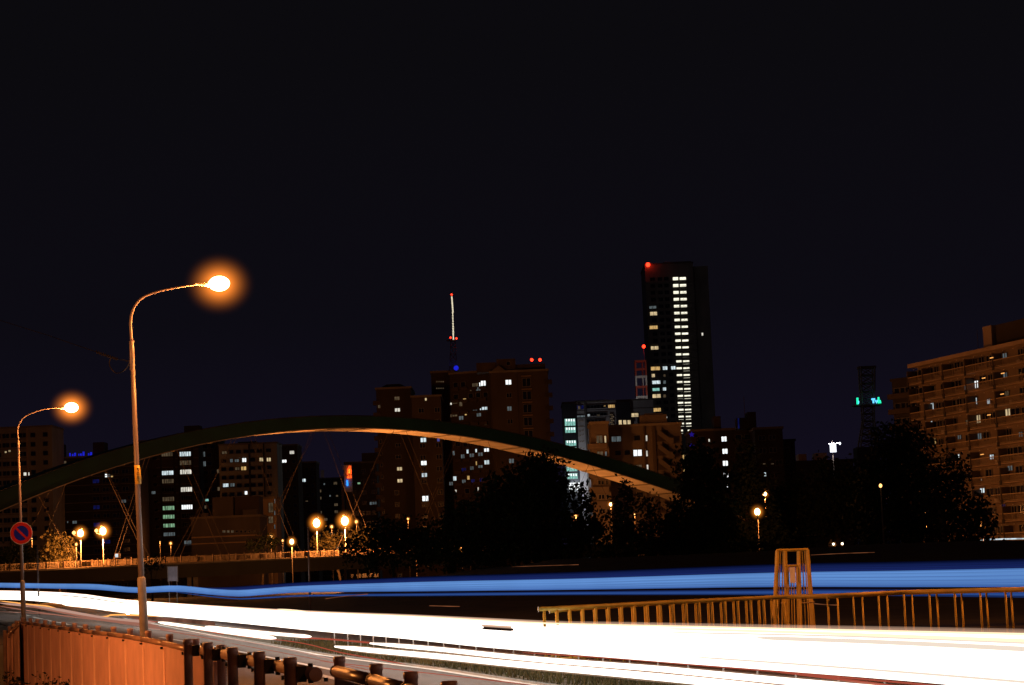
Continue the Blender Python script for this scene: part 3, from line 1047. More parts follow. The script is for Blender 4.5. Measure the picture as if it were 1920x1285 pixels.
# blue light band of a long vehicle: several lit strips one above another
def band_mesh(top, bot, dtab, n, rows, mats, x0, x1):
    X, Y0 = smooth_tab(top, n, x0, x1)
    _, Y1 = smooth_tab(bot, n, x0, x1)
    dx = [q[0] for q in dtab]; dv = [q[1] for q in dtab]
    out = []
    for r_ in range(rows):
        b = MB()
        f0, f1 = r_ / rows, (r_ + 1) / rows - 0.0
        for i in range(n):
            d = float(np.interp(X[i], dx, dv))
            for dy in (0.0, 0.06):
                a = at(X[i], Y0[i] + (Y1[i] - Y0[i]) * f0, d + dy)
                c = at(X[i], Y0[i] + (Y1[i] - Y0[i]) * f1, d + dy)
                b.v += [tuple(a), tuple(c)]
        for i in range(n - 1):
            q = 4 * i
            for u, v in ((0, 1), (1, 3), (3, 2), (2, 0)):
                b.f.append((q + u, q + v, q + 4 + v, q + 4 + u)); b.m.append(0)
        b.f.append((0, 2, 3, 1)); b.m.append(0)
        q = 4 * (n - 1)
        b.f.append((q, q + 1, q + 3, q + 2)); b.m.append(0)
        out.append((b, mats[r_ % len(mats)]))
    return out


DT = [(-60, 175), (0, 160), (240, 112), (500, 78), (800, 62), (1080, 55), (1450, 47.5), (1990, 44)]
BT = [(-60, 1092), (0, 1093), (100, 1094.5), (180, 1095.5), (255, 1101.5), (330, 1098), (400, 1104.5), (450, 1106.5), (500, 1103), (580, 1098), (800, 1091), (1080, 1085), (1450, 1074), (1700, 1070), (1990, 1064)]
BB = [(-60, 1100), (0, 1102), (100, 1104), (180, 1106), (255, 1112), (330, 1110), (400, 1116), (450, 1119), (500, 1115.5), (580, 1111), (800, 1109), (1080, 1106), (1450, 1101), (1700, 1101), (1990, 1101)]
UT = [(330, 1097.3), (400, 1102), (500, 1096), (580, 1091), (800, 1081), (1080, 1072.5), (1450, 1058), (1700, 1053), (1990, 1046)]
LT = [(330, 1110.3), (400, 1118), (450, 1121.5), (500, 1119), (580, 1115), (800, 1112), (1080, 1109), (1450, 1105), (1700, 1105), (1990, 1107)]
LB = [(330, 1111), (400, 1120.5), (450, 1124.5), (500, 1122.5), (580, 1119), (800, 1118), (1080, 1116), (1450, 1116), (1700, 1118), (1990, 1122)]
bl = lambda i, c, s: glow('blue_streak_shade', c, s, 0.22, 0.16 + 0.03 * (i % 3))
shades = [bl(i, (0.06 + .07 * f, 0.15 + 0.15 * f, 0.44 + 0.25 * f), 1.0) for i, f in enumerate((.35, .95, .7, 1.0, .85, .5, .95, .75, .4, .65, .3, .45, .1, -.15))]
dark = [bl(7 + i, (0.010, 0.021, 0.13), f) for i, f in enumerate((.10, .25, .42, .55, .7, .6, .85, .7, .95, .8))]
low = [bl(12, (0.012, 0.03, 0.16), 0.5), bl(13, (0.03, 0.09, 0.36), 0.7), bl(14, (0.035, 0.10, 0.38), 0.75), bl(15, (0.015, 0.045, 0.2), 0.6)]
bt = thing('blue_light_band', 'long wavy blue light band of a passing vehicle, brightest strip in the middle', 'light streak')
for tp, bo, rows, sh, x0 in ((BT, BB, 14, shades, -60), (LT, LB, 4, low, 330), (UT, [(x, y - 0.4) for x, y in BT if x >= 330], 10, dark, 330)):
    for b, m in band_mesh(tp, bo, DT, 110, rows, sh, x0, 1990):
        part('light_strip', b, m, bt)

# ------------------------------------------------------------------ the arched footbridge
AL = at(-280, 1100, 300); AL.z = 0
AR = at(1345, 1050, 410); AR.z = 0
adir = (AR - AL).normalized()
anrm = Vector((adir.y, -adir.x, 0))          # towards the camera
alen = (AR - AL).length


def on_arch(px, py, off=0.0):
    """(u along the bridge, z) where the sight line meets the upright plane through the arch"""
    r = ray(px, py)
    n = anrm
    q = AL + n * off
    k = (q - EYE).dot(n) / r.dot(n)
    p = EYE + r * k
    return (p - AL).dot(adir), p.z


low_edge = [(-120, 1012), (-60, 985), (0, 958), (50, 938), (100, 917), (150, 897), (200, 880.5), (250, 864.5), (300, 850), (350, 837.5), (400, 827), (450, 818.5), (500, 811.5), (550, 807), (600, 804.3), (650, 803), (700, 803), (750, 805), (800, 808.8), (850, 815), (900, 823), (950, 832.5), (1000, 844), (1050, 857), (1100, 870), (1150, 885), (1200, 900), (1250, 917), (1290, 932), (1340, 952)]
uz_ = [on_arch(x, y) for x, y in low_edge]
pf = np.polyfit([u for u, _ in uz_], [z for _, z in uz_], 4)
azl = lambda u: float(np.polyval(pf, u))
RW = 5.4
def rib_h(u):
    f = u / alen
    return 2.0 + 0.8 * (abs(f - 0.56) / 0.56) ** 1.5


abr = thing('footbridge', 'long footbridge hung under one dark green arch with a cream underside', 'footbridge', AL, math.atan2(adir.y, adir.x))
# local frame: x along, -y towards the camera
us = list(np.linspace(2, alen + 12, 60))
def lower(u, w=0.0):
    return azl(u)
side = MB(); sof = MB()
for u in us:
    s_ = (azl(u + 0.5) - azl(u - 0.5)); k = 1 / math.sqrt(1 + s_ * s_)
    tx, tz = k, s_ * k
    nx_, nz_ = -tz, tx
    z = azl(u); h = rib_h(u)
    for y, hh in ((0, 0), (0, h), (RW, h), (RW, 0)):
        side.v.append((u + nx_ * hh, y, z + nz_ * hh))
    # lower flange set 3 mm below, projecting slightly
    for y, hh in ((-0.12, -0.16), (-0.12, -0.004), (RW + 0.1, -0.004), (RW + 0.1, -0.16)):
        sof.v.append((u + nx_ * hh, y, z + nz_ * hh))
for i in range(len(us) - 1):
    for k in range(4):
        a, c = 4 * i + k, 4 * i + (k + 1) % 4
        for mm_ in (side, sof):
            mm_.f.append((a, c, c + 4, a + 4)); mm_.m.append(0)
part('arch_rib', side, M['arch_green'], abr)
part('arch_soffit', sof, M['soffit'], abr)
# slim edge strip along the top of the rib
b = MB()
b.tube([(u - (azl(u + .5) - azl(u - .5)) * rib_h(u), -0.06, azl(u) + rib_h(u)) for u in us], 0.09, 6)
part('arch_edge_strip', b, M['girder'], abr)
for px in (100, 165, 237, 330, 400, 470, 555, 625, 680, 765, 842, 905, 975, 1005, 1040, 1065, 1130, 1165, 1215, 1262):
    u, _ = on_arch(px, float(np.interp(px, [q[0] for q in low_edge], [q[1] for q in low_edge])))
    s_ = azl(u + .5) - azl(u - .5)
    q = []
    for du in (-0.35, 0.35):
        q.append(du)
    z0 = azl(u - 0.35) - 0.22; z1 = azl(u + 0.35) - 0.22
    b = MB().quadbox([(u - .35, -0.16, z0), (u + .35, -0.16, z1), (u + .35, RW + .12, z1), (u - .35, RW + .12, z0),
                      (u - .35, -0.16, z0 + .045), (u + .35, -0.16, z1 + .045), (u + .35, RW + .12, z1 + .045), (u - .35, RW + .12, z0 + .045)])
    part('splice_plate', b, M['splice'], abr)
# deck
dp = [on_arch(x, y) for x, y in ((0, 1070.5), (300, 1058), (650, 1041.5))]
dq = np.polyfit([a for a, _ in dp], [c for _, c in dp], 1)
dz = lambda u: float(np.polyval(dq, u))
dus = list(np.linspace(-40, alen + 30, 40))
dk = MB(); gdm = MB()
for u in dus:
    z = dz(u)
    for y, hh in ((-1.0, 0), (-1.0, -0.25), (RW + 1.0, -0.25), (RW + 1.0, 0)):
        dk.v.append((u, y, z + hh))
    for y, hh in ((-0.4, -0.254), (-0.2, -2.3), (RW + 0.2, -2.3), (RW + 0.4, -0.254)):
        gdm.v.append((u, y, z + hh))
for i in range(len(dus) - 1):
    for k in range(4):
        a, c = 4 * i + k, 4 * i + (k + 1) % 4
        for mm_ in (dk, gdm):
            mm_.f.append((a, a + 4, c + 4, c)); mm_.m.append(0)
part('deck_slab', dk, M['concrete'], abr)
part('deck_girder', gdm, M['girder'], abr)
# railing in bays; each bay a post and a panel of bars
u = dus[0]
bay = 2.9
k_ = 0
uend = on_arch(1000, 1030)[0]
panels = {}
bars = MB()
for j in range(11):
    bars.box(0.13 + j * 0.25, 0.185 + j * 0.25, -0.02, 0.02, 0.1, 0.95)
bars.box(0.06, bay - 0.06, -0.03, 0.03, 0.95, 1.05).box(0.06, bay - 0.06, -0.03, 0.03, 0.06, 0.12)
bars_me = bars.mesh('railing_bars', M['deckrail'])
post_me = MB().box(-0.07, 0.07, -0.07, 0.07, 0, 1.18).mesh('railing_post', M['steeldark'])
while u < uend:
    for yy in (-0.9, RW + 0.9):
        if yy > 0 and u > uend - 10:
            continue
        link('railing_panel', bars_me, abr, (u, yy, dz(u)))
        link('railing_post', post_me, abr, (u, yy, dz(u)))
    u += bay
# hangers, two planes of crossing cables
def hanger(ax, dx, y):
    ua, _ = on_arch(ax, float(np.interp(ax, [q[0] for q in low_edge], [q[1] for q in low_edge])))
    ud, _ = on_arch(dx, 1072 - 0.042 * dx)
    part('hanger_cable', MB().tube([(ua, y, azl(ua) - 0.1), (ud, y, dz(ud) + 0.05)], 0.030, 6), M['cable'], abr)


for ax, dx in ((-30, -120), (95, 19), (125, 60), (282, 217), (445, 320), (595, 467), (741, 610), (866, 772), (991, 905), (1105, 1040),
               (73, 152), (201, 288), (342, 435), (477, 568), (615, 708), (762, 853), (916, 990), (1112, 1180), (1030, 1110)):
    hanger(ax, dx, 0.2)
for ax, dx in ((305, 240), (468, 365), (618, 520), (762, 660), (890, 800), (98, 175), (226, 310), (362, 452), (500, 590), (640, 725), (785, 875)):
    hanger(ax, dx, RW - 0.2)
# piers under the deck
for px, w_ in ((356, 0.8), (368, 0.9), (55, 1.2), (72, 0.9)):
    u, _ = on_arch(px, 1080)
    part('pier', MB().box(u - w_ / 2, u + w_ / 2, 0.2, 1.2, -0.2, dz(u) - 2.31), M['concrete'], abr)

# ------------------------------------------------------------------ small lamps of the bridge and the far bank
def globe_lamp(label, px, py, d, rg, power, poleto=None, m='bowl_far', group='sodium lamps of the footbridge and far bank', arms=False, col=SODIUM):
    p = at(px, py, d)
    zb = 0.0 if poleto is None else poleto
    t = thing('globe_lamp', label, 'lamp', (p.x, p.y, zb), group=group)
    h = p.z - zb
    prof = [(0.11, 0), (0.10, 0.6), (0.06, 0.62), (0.05, max(0.7, h - rg * 1.2))]
    part('lamp_pole', MB().lathe(prof, 10), M['farpole'], t, smooth=True)
    gb = MB().lathe([(rg * 0.35, -rg * 1.1), (rg * 0.8, -rg * 0.75), (rg, -rg * 0.1), (rg * 0.9, rg * 0.55), (rg * 0.5, rg * 1.0), (rg * 0.1, rg * 1.15)], 16, (0, 0, h))
    gb.v = [(x * .74, y * .74, h + (z - h) * .8) for x, y, z in gb.v]
    part('lamp_globe', gb, M[m], t, smooth=True)
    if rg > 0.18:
        halo(t, Vector((0, 0, h)), (rg * 2.6, rg * 2.6, rg * 2.7), VG['globe'])
    part('lamp_cap', MB().lathe([(rg * 0.55, rg * 1.0), (rg * 0.3, rg * 1.35), (0.02, rg * 1.5)], 12, (0, 0, h)), M['head'], t, smooth=True)
    if arms:
        part('side_globe', MB().lathe([(0.05, -0.3), (0.27, -0.12), (0.27, 0.12), (0.05, 0.3)], 10, (-1.0, 0, h + 0.1)), M['bowl_dim'], t, smooth=True)
        part('side_arm', MB().tube([(0, 0, h - 0.5), (-1.0, 0, h - 0.3)], 0.04, 6), M['lamp_metal'], t)
    if power:
        lamp_light((0, 0, h - rg * 1.75 - 0.05), power, col, 0.3, t)
    return t


def deck_z(px, y=0.0):
    u, _ = on_arch(px, 1060 - 0.03 * px)
    return dz(u)


# depth of the bridge deck on a given column
def deck_d(px, y=2.0):
    u, _ = on_arch(px, 1040)
    return (AL + adir * u).y


globe_lamp('left one of two bright sodium lamps near the lit tree at far left', 151, 1000, deck_d(151) + 2.4, 0.62, 11500, deck_z(151), arms=True)
globe_lamp('right one of two bright sodium lamps near the lit tree, tallest pole there', 193, 996, deck_d(193) + 2.4, 0.68, 26000, deck_z(193), arms=True)
globe_lamp('left one of the two brightest lamps at the right end of the bridge railing', 593.5, 981, deck_d(594) + 2.4, 0.78, 11000, deck_z(594))
globe_lamp('right one of the two brightest lamps at the right end of the bridge railing', 646.5, 977, deck_d(647) + 2.4, 0.82, 36000, deck_z(647))
globe_lamp('single bright lamp lower and left of the railing-end pair', 547, 1016, deck_d(547) - 30, 0.42, 1500, 0.0)
globe_lamp('small post lamp standing just left of the two bright left lamps', 143, 1021, deck_d(143) - 2, 0.22, 1500, deck_z(143), 'bowl_dim')
globe_lamp('tall single lamp with long pole, brightest right of the arch end', 1420, 960, 190, 0.34, 900, 1.0)
globe_lamp('high lamp above and right of the brightest right-hand lamp', 1434, 926, 300, 0.36, 2500, 0.0)
globe_lamp('lamp in front of the terracotta building, between two pointed trees', 1145, 946, 330, 0.30, 800, 0.0)
globe_lamp('lamp shining small before the dark trees left of the apartment block', 1651, 911, 150, 0.15, 0, 1.9, 'bowl_dim')
small = [(508, 1007, 420, .42, 6000, 'small round lamp left of the single bright one on the bridge'),
         (530, 1014, 420, .22, 500, 'tiny lamp directly left of the single bright one on the bridge'),
         (622, 988, 430, .30, 1500, 'small lamp between the two brightest railing-end lamps'),
         (668, 978.5, 430, .34, 2500, 'small lamp right of the two brightest railing-end lamps'),
         (669, 1002, 430, .20, 500, 'tiny lamp under and right of the two brightest railing-end lamps'),
         (765, 973, 470, .26, 2500, 'tiny reddish lamp in the dark trees below the brown tower left part'),
         (878, 963, 470, .34, 6000, 'small orange lamp left of the big dark tree'),
         (1016, 966, 396, .55, 9000, 'orange lamp shining through the big dark central tree'),
         (1079, 970, 398, .45, 9000, 'orange lamp half hidden at the right edge of the big central tree'),
         (558, 1001, 520, .01, 0, ''),
         (1495, 957, 400, .32, 1500, 'small lamp among the trees right of the tall single lamp'),
         (320, 1019, 600, .36, 3500, 'small lamp at the foot of the apartment block with lit stairwell'),
         (780, 1028, 330, .2, 2500, 'low lamp behind bushes right of the bridge end'),
         (866, 1030, 330, .3, 4500, 'low lamp lighting the undergrowth under the big central tree')]
for x, y, d, r, pw, lab in small:
    if lab:
        globe_lamp(lab, x, y, d, r, pw * 0.3, 0.0, 'bowl_dim')
# lamps on the street before the right apartment block
globe_lamp('street lamp behind the leaves near the foot of the right apartment block', 1842, 985, 268, 0.3, 4600, 0.0, 'bowl_dim')
globe_lamp('unseen lamp added wholly behind the tall dark tree beside the apartment block', 1668, 935, 318, 0.26, 600, 0.0, 'bowl_dim')  # hidden lamp added to light the apartment facade
globe_lamp('street lamp low in the foliage left of the right apartment block', 1735, 962, 292, 0.3, 5600, 0.0, 'bowl_dim')
# far street lamps between the houses (added to light the facades)
for x, y, d, pw, lab in ((300, 1016, 640, 20000, 'added street lamp before the apartment with the stairwell windows'),
                         (420, 1006, 660, 26000, 'added street lamp before the pale balcony apartment'),
                         (60, 1010, 560, 26000, 'added street lamp before the far left tower block'),
                         (690, 1000, 470, 16000, 'added street lamp left of the brown tower block'),
                         (960, 985, 440, 26000, 'added street lamp hidden behind the big central tree'),
                         (1190, 965, 395, 16000, 'added street lamp at the foot of the terracotta building'),
                         (1390, 960, 430, 9000, 'added street lamp before the dark brown block at right')):
    globe_lamp(lab, x, y, d, 0.16, pw * (0.05 if x in (1190, 960, 1390, 690) else 0.09), 0.0, 'bowl_dim', 'street lamps added between the houses')

# ------------------------------------------------------------------ buildings
FR = {}
PN = {}


def frame_mesh(w, h, mull):
    k = (round(w, 1), round(h, 1), mull)
    if k not in FR:
        w, h, _ = k
        b = MB()
        t = 0.09
        b.box(-w / 2 - t, -w / 2, -0.16, 0, -h / 2, h / 2).box(w / 2, w / 2 + t, -0.16, 0, -h / 2, h / 2)
        b.box(-w / 2 - t, w / 2 + t, -0.17, 0, h / 2, h / 2 + t).box(-w / 2 - t, w / 2 + t, -0.22, 0, -h / 2 - t, -h / 2)
        for i in range(mull):
            x = -w / 2 + w * (i + 1) / (mull + 1)
            b.box(x - 0.06, x + 0.06, -0.13, 0, -h / 2, h / 2)
        FR[k] = b.mesh('window', M['frame'])
    return FR[k]


def pane_mesh(w, h, key):
    k = (round(w, 1), round(h, 1), key)
    if k not in PN:
        w, h, _ = k
        PN[k] = MB().box(-w / 2 + .004, w / 2 - .004, -0.05, -0.004, -h / 2 + .004, h / 2 - .004).mesh('pane', LIT[key] if key in LIT else M['glass'])
    return PN[k]


class Bld:
    def __init__(s, label, x0, x1, ytop, d, fac, yaw=0.0, depth=14, name='apartment_building', cat='building', base=0.0, group=None):
        s.yaw = math.radians(yaw)
        c = at((x0 + x1) / 2, hz((x0 + x1) / 2), d)
        s.o = Vector((c.x, c.y, base))
        s.t = thing(name, label, cat, s.o, s.yaw, group)
        s.ux = Vector((math.cos(s.yaw), math.sin(s.yaw), 0))
        s.n = Vector((math.sin(s.yaw), -math.cos(s.yaw), 0))
        s.u0, s.z1 = s.uz(x0, ytop)
        s.u1, z1b = s.uz(x1, ytop - 0.042 * (x1 - x0) if yaw == 0 else ytop)
        s.u1, _ = s.uz(x1, ytop)
        s.d = d
        s.depth = depth
        s.used = []
        s.fac = fac
        part('wall', MB().box(s.u0, s.u1, 0, depth, -1, s.z1), FAC[fac], s.t)
        part('roof', MB().box(s.u0 - 0.25, s.u1 + 0.25, -0.25, depth + 0.25, s.z1 + 0.003, s.z1 + 0.5), FAC['band'] if fac != 'black' else FAC['black'], s.t)

    def uz(s, px, py, off=0.0):
        r = ray(px, py)
        q = s.o - s.n * off
        k = (q - EYE).dot(s.n) / r.dot(s.n)
        p = EYE + r * k - s.o
        return p.dot(s.ux), p.z

    def side_uz(s, px, py):
        """point on the right-hand side wall: (local y, z)"""
        r = ray(px, py)
        q = s.o + s.ux * s.u1
        k = (q - EYE).dot(s.ux) / r.dot(s.ux)
        p = EYE + r * k - s.o
        return -p.dot(s.n), p.z

    def win(s, px, py, w, h, key='glass', mull=0, y=0.0):
        u, z = s.uz(px, py, y)
        m = s.d / F
        return s.winl(u, z, w * m / max(0.3, math.cos(s.yaw)), h * m, key, mull, y)

    def winl(s, u, z, w, h, key='glass', mull=0, y=0.0, check=False):
        if check:
            for a, c, ww, hh, yy in s.used:
                if yy == y and abs(a - u) < (w + ww) / 2 + 0.3 and abs(c - z) < (h + hh) / 2 + 0.3:
                    return None
        s.used.append((u, z, w, h, y))
        f = link('window', frame_mesh(w, h, mull), s.t, (u, y, z))
        link('pane', pane_mesh(w, h, key), f)
        return f

    def grid(s, us, fl, w, h, z0, n=None, keys=('glass',), mull=0, y=0.0, zmin=2.0):
        z = z0
        k = 0
        while z > zmin:
            for u in us:
                s.winl(u, z, w, h, RNG.choice(keys), mull, y, True)
            z -= fl
            k += 1

    def band(s, z, h=0.35, u0=None, u1=None, out=0.12, m='band', y=0.0):
        part('floor_band', MB().box((s.u0 if u0 is None else u0) + .01, (s.u1 if u1 is None else u1) - .01, y - out, y - 0.002, z, z + h), FAC[m], s.t)

    def boxu(s, name, u0, u1, y0, y1, z0, z1, m):
        return part(name, MB().box(u0, u1, y0, y1, z0, z1), m, s.t)

    def roofbox(s, x0, x1, ytop, y0=1.5, dep=6, m=None, name='roof_box'):
        u0, z = s.uz(x0, ytop, y0)
        u1, _ = s.uz(x1, ytop, y0)
        s.boxu(name, u0, u1, y0, y0 + dep, s.z1 + 0.503, z, FAC[m or s.fac])
        return u0, u1, z


def lin(a, b, n):
    return [a + (b - a) * i / (n - 1) for i in range(n)]


# B1 far left block
B = Bld('tall grey-beige apartment block at the far left edge behind the arch', -40, 97, 806, 620, 'grey', yaw=0, depth=16)
for x, y, w, h, k in ((50, 889, 11, 6, 'white'), (18, 846, 3, 3, 'warm'), (11, 848, 3, 3, 'warm')):
    B.win(x, y, w, h, k, 1)
zs = B.z1 - 2.2
B.grid(lin(B.u0 + 3, B.u1 - 8.5, 5), 2.72, 1.9, 1.2, zs, mull=1)
B.grid([B.u1 - 5.5, B.u1 - 1.9], 2.72, 1.3, 1.2, zs)
z = B.z1 - 3.4
while z > 4:
    B.band(z, 0.25, u1=B.u1 - 7)
    z -= 2.72
B.boxu('corner_pier', B.u1 - 7.4, B.u1 - 7.0, -0.3, -0.005, 0, B.z1 - .01, FAC['beige'])
# B2 dark block with blue letters and a column of lit stair windows
B = Bld('dark wide block with blue glowing rooftop letters, behind the arch at left', 98, 262, 861, 640, 'darkbrown', depth=14)
B.roofbox(98, 116, 833, m='darkbrown')
B.roofbox(174, 195, 830, m='darkbrown')
for i in range(8):
    B.win(103 + i * 0.5, 873 if False else 921 + i * 16.1 - 0, 6, 5, 'warm' if i % 3 else 'white', 1)
B.win(101, 873, 6, 6, 'white', 1); B.win(120, 869, 9, 8, 'dim', 1)
B.win(199, 892, 4, 6, 'bright'); B.win(204, 892, 5, 5, 'dimcool'); B.win(210, 893, 4, 4, 'yellow')
B.win(232, 940, 9, 5, 'dimcool', 1); B.win(140, 979, 8, 6, 'dimcool', 1); B.win(92 + 35, 979, 2, 4, 'dimcool')
B.grid(lin(B.u0 + 13, B.u1 - 3, 8), 2.6, 1.9, 1.1, B.z1 - 2.0, mull=1, keys=('glass',) * 14 + ('dimblue',))
z = B.z1 - 3.2
while z > 4:
    B.band(z, 0.22)
    z -= 2.6
sgn = []
for x0, x1 in ((130, 133), (135, 138), (139, 143), (147, 149), (150, 154), (155, 159), (165, 168), (169, 173)):
    u0, z0 = B.uz(x0, 857 - (x0 - 130) * 0.02, -0.4); u1, _ = B.uz(x1, 857, -0.4)
    hh = 0.6 + 0.25 * (x0 % 3)
    part('roof_letter', MB().box(u0, u1 - 0.08, -0.4, -0.3, B.z1 + .6, B.z1 + .6 + hh * 1.1), M['led_blue'], B.t)

# B4 block with stairwell windows
B = Bld('apartment block with a column of square lit stairwell windows and bands of wide windows', 263, 372, 829, 690, 'brown', depth=16)
m = 690 / F
for i in range(10):
    B.win(267.3 + i * 0.45, 867 + i * 16.05, 6.5, 5.5, 'warm', 1)
colA = [(852, 'dim', 0), (887, 'cool', 0), (902.5, 'dim', 0), (918, 'glass', 0), (936, 'dim', 0), (953, 'green', 0), (969.5, 'green', 0), (986, 'green', 0), (1002.5, 'dimcool', 0)]
for y, k, _ in colA:
    B.win(314 + (y - 887) * 0.035, y, 22, 7.5, k, 4)
colB = [(851.5, 'cool'), (868, 'dim'), (885, 'white'), (918, 'white'), (933.5, 'glass'), (951, 'bright'), (967, 'glass'), (984, 'glass'), (1018, 'dimcool')]
for y, k in colB:
    B.win(348.5 + (y - 885) * 0.04, y, 21 if y < 1010 else 16, 8, k, 4)
B.win(308, 902, 1, 5, 'glass')
B.win(288, 924, 7, 5, 'dimcool')
for y in (860, 893, 909, 941, 957, 973, 989):
    B.win(291 + (y - 885) * 0.04, y, 8, 5, 'glass')
z = B.z1 - 1.2
while z > 4:
    B.band(z - 2.0, 0.3, u0=B.u0 + 5)
    z -= 2.78
for px in (302, 327, 336, 361):
    u, _ = B.uz(px, 880)
    B.boxu('pilaster', u - 0.3, u + 0.3, -0.35, -0.13, 0, B.z1 - 0.01, FAC['darkbrown'])
B.roofbox(345, 374, 799, m='darkbrown')
# right wing of it
B = Bld('dark narrow wing with slim lit windows joined right of the stairwell block', 373, 410, 826, 700, 'darkbrown', depth=14)
for x, y, w, h, k in ((372, 852, 4, 9, 'white'), (382, 852, 5, 9, 'dimcool'), (383, 870, 6, 9, 'dimcool'), (373.5, 886, 4, 10, 'white'), (375, 919, 5, 9, 'dimcool'), (377, 933, 1.5, 5, 'white'), (376, 951, 5, 7, 'dim'), (385, 951, 4, 6, 'dim'), (409, 884, 4, 7, 'dim'), (388, 938, 6, 4, 'teal'), (410, 917, 4, 7, 'dim')):
    if x > 376 and x < 408:
        B.win(x, y, w, h, k, 1 if w > 4 else 0)
    else:
        B.win(max(x, 377), y, w, h, k)
B.grid(lin(B.u0 + 2, B.u1 - 2, 3), 2.8, 1.5, 1.3, B.z1 - 2.2)
# B5 pale balcony block
B = Bld('pale balcony apartment block with a few lit windows, under the middle of the arch', 410, 519, 836, 660, 'pale', depth=14)
for x, y, w, h, k in ((434, 864, 5, 6, 'dimcool'), (444, 864, 7, 5, 'dimcool'), (458, 863, 7, 7, 'bright'), (445, 879, 7, 5, 'dim'), (457, 878.5, 9, 6.5, 'yellow'),
                      (423.5, 910, 10, 6.5, 'cool'), (436, 909.5, 8, 6, 'dimcool'), (461.5, 924, 5, 7, 'bright'), (490.5, 862, 8, 6.5, 'warm'), (504, 862, 7, 6.5, 'warm'), (421, 849, 9, 5, 'dim')):
    B.win(x, y, w, h, k, 1 if w > 6 else 0)
B.grid(lin(B.u0 + 1.4, B.u0 + 8.4, 4) + lin(B.u0 + 10.4, B.u1 - 5.4, 3) + [B.u1 - 2.6], 2.62, 1.4, 1.0, B.z1 - 2.1)
z = B.z1 - 3.95
while z > 3:
    part('balcony', MB().box(B.u0 + 0.4, B.u0 + 9.2, -1.1, -0.003, z, z + 1.15), FAC['pale'], B.t)
    part('balcony', MB().box(B.u0 + 9.9, B.u1 - 4.3, -1.1, -0.003, z, z + 1.15), FAC['pale'], B.t)
    z -= 2.62
B.boxu('pilaster', B.u0 + 9.3, B.u0 + 9.7, -1.2, -0.003, 0, B.z1 - .01, FAC['darkbrown'])
B.boxu('pilaster', B.u1 - 4.2, B.u1 - 3.9, -1.2, -0.003, 0, B.z1 - .01, FAC['darkbrown'])
B.roofbox(446, 480, 829, m='darkbrown')
B = Bld('narrow brownish block right of the pale balcony block, three square lit windows', 520, 557, 837, 680, 'brown', depth=14)
for x, y, w, h, k in ((520.8, 849, 5, 6, 'white'), (547.5, 848.5, 8, 6, 'white'), (533, 865, 8, 5.5, 'bright')):
    B.win(max(x, 524), y, w, h, k, 1 if w > 6 else 0)
B.grid(lin(B.u0 + 1.2, B.u1 - 1.2, 3), 2.8, 1.1, 1.1, B.z1 - 2.3)
B = Bld('slim dark annex with two tiny lamps, right of the narrow brownish block', 558, 592, 869, 700, 'darkbrown', depth=12)
B.win(569, 901, 8, 6, 'cool', 1); B.win(561, 941, 2, 2.5, 'white'); B.win(575, 940, 5, 2, 'dim'); B.win(561, 955, 2, 4, 'dimcool'); B.win(560.5, 881, 3, 4, 'white')
B.grid(lin(B.u0 + 1.2, B.u1 - 1.2, 3), 2.8, 1.1, 1.1, B.z1 - 2.0)
B = Bld('small far block with a pale rooftop signboard, under the arch right of centre', 593, 644, 899, 900, 'darkbrown', depth=12)
B.boxu('signboard', B.uz(588, 890)[0] + 3, B.uz(597, 890)[0] + 2.4, -0.3, 0.2, B.z1 + 0.6, B.z1 + 3.8, M['signwhite'])
B.win(608, 908, 2.5, 3, 'dimcool'); B.win(619, 930, 2.5, 3, 'dimcool'); B.win(632, 930, 4, 3, 'dim')
B.grid(lin(B.u0 + 1.2, B.u1 - 1.2, 5), 3.0, 1.4, 1.1, B.z1 - 2.0, keys=('glass', 'glass', 'glass', 'dim'))
B = Bld('office block with ribbon windows beside the red and blue neon sign', 646, 706, 870, 620, 'brown', depth=12)
B.roofbox(678, 708, 850, m='brown')
for yy in range(4):
    z = B.z1 - 2.5 - yy * 3.0
    for u in lin(B.u0 + 2.4, B.u1 - 1.0, 5):
        B.winl(u, z, 1.3, 1.2, 'glass', 1, 0, True)
B.win(700, 944, 13, 5, 'dimcool', 2); B.win(673, 906.5, 5, 3, 'green')
B.grid(lin(B.u0 + 1.4, B.u1 - 1.2, 5), 3.0, 1.3, 1.2, B.z1 - 14.5)
# neon sign
p = at(653, 900, 600)
ns = thing('neon_sign', 'tall rooftop sign with red flame-like neon above a blue neon bar', 'neon sign', (p.x, p.y, 0))
S = 600 / F
sg_l = lambda x, y: (at(x, y, 600).x - p.x, at(x, y, 600).z)
x0, z0 = sg_l(646, 923); x1, z1 = sg_l(659, 872)
part('sign_board', MB().box(x0, x1, 0, 0.8, z0, z1), M['signwhite'], ns)
part('sign_mast', MB().box(x0 - 0.9, x0 - 0.15, 0.1, 0.6, 0, z1 - 3), M['steeldark'], ns)
def stroke(pl, mt, r=0.16, nm='neon_stroke'):
    q = [Vector((sg_l(a, c)[0], -0.18, sg_l(a, c)[1])) for a, c in pl]
    part(nm, MB().tube(q, r, 6), mt, ns)
stroke([(656, 874), (653, 881), (652, 890)], M['neon_red'], 0.24)
stroke([(656.5, 874), (657.5, 884), (657.5, 889)], M['neon_red'], 0.26)
stroke([(653, 884), (656, 880), (657, 884), (654, 887)], M['neon_yellow'], 0.17)
stroke([(651.5, 897), (653, 892.5), (655, 897)], M['neon_red'], 0.22)
stroke([(653, 893), (654, 896)], M['neon_yellow'], 0.14)
stroke([(657.5, 891.5), (658, 896.5)], M['neon_red'], 0.24)
stroke([(651.2, 900.5), (651.6, 911)], M['neon_blue'], 0.26)
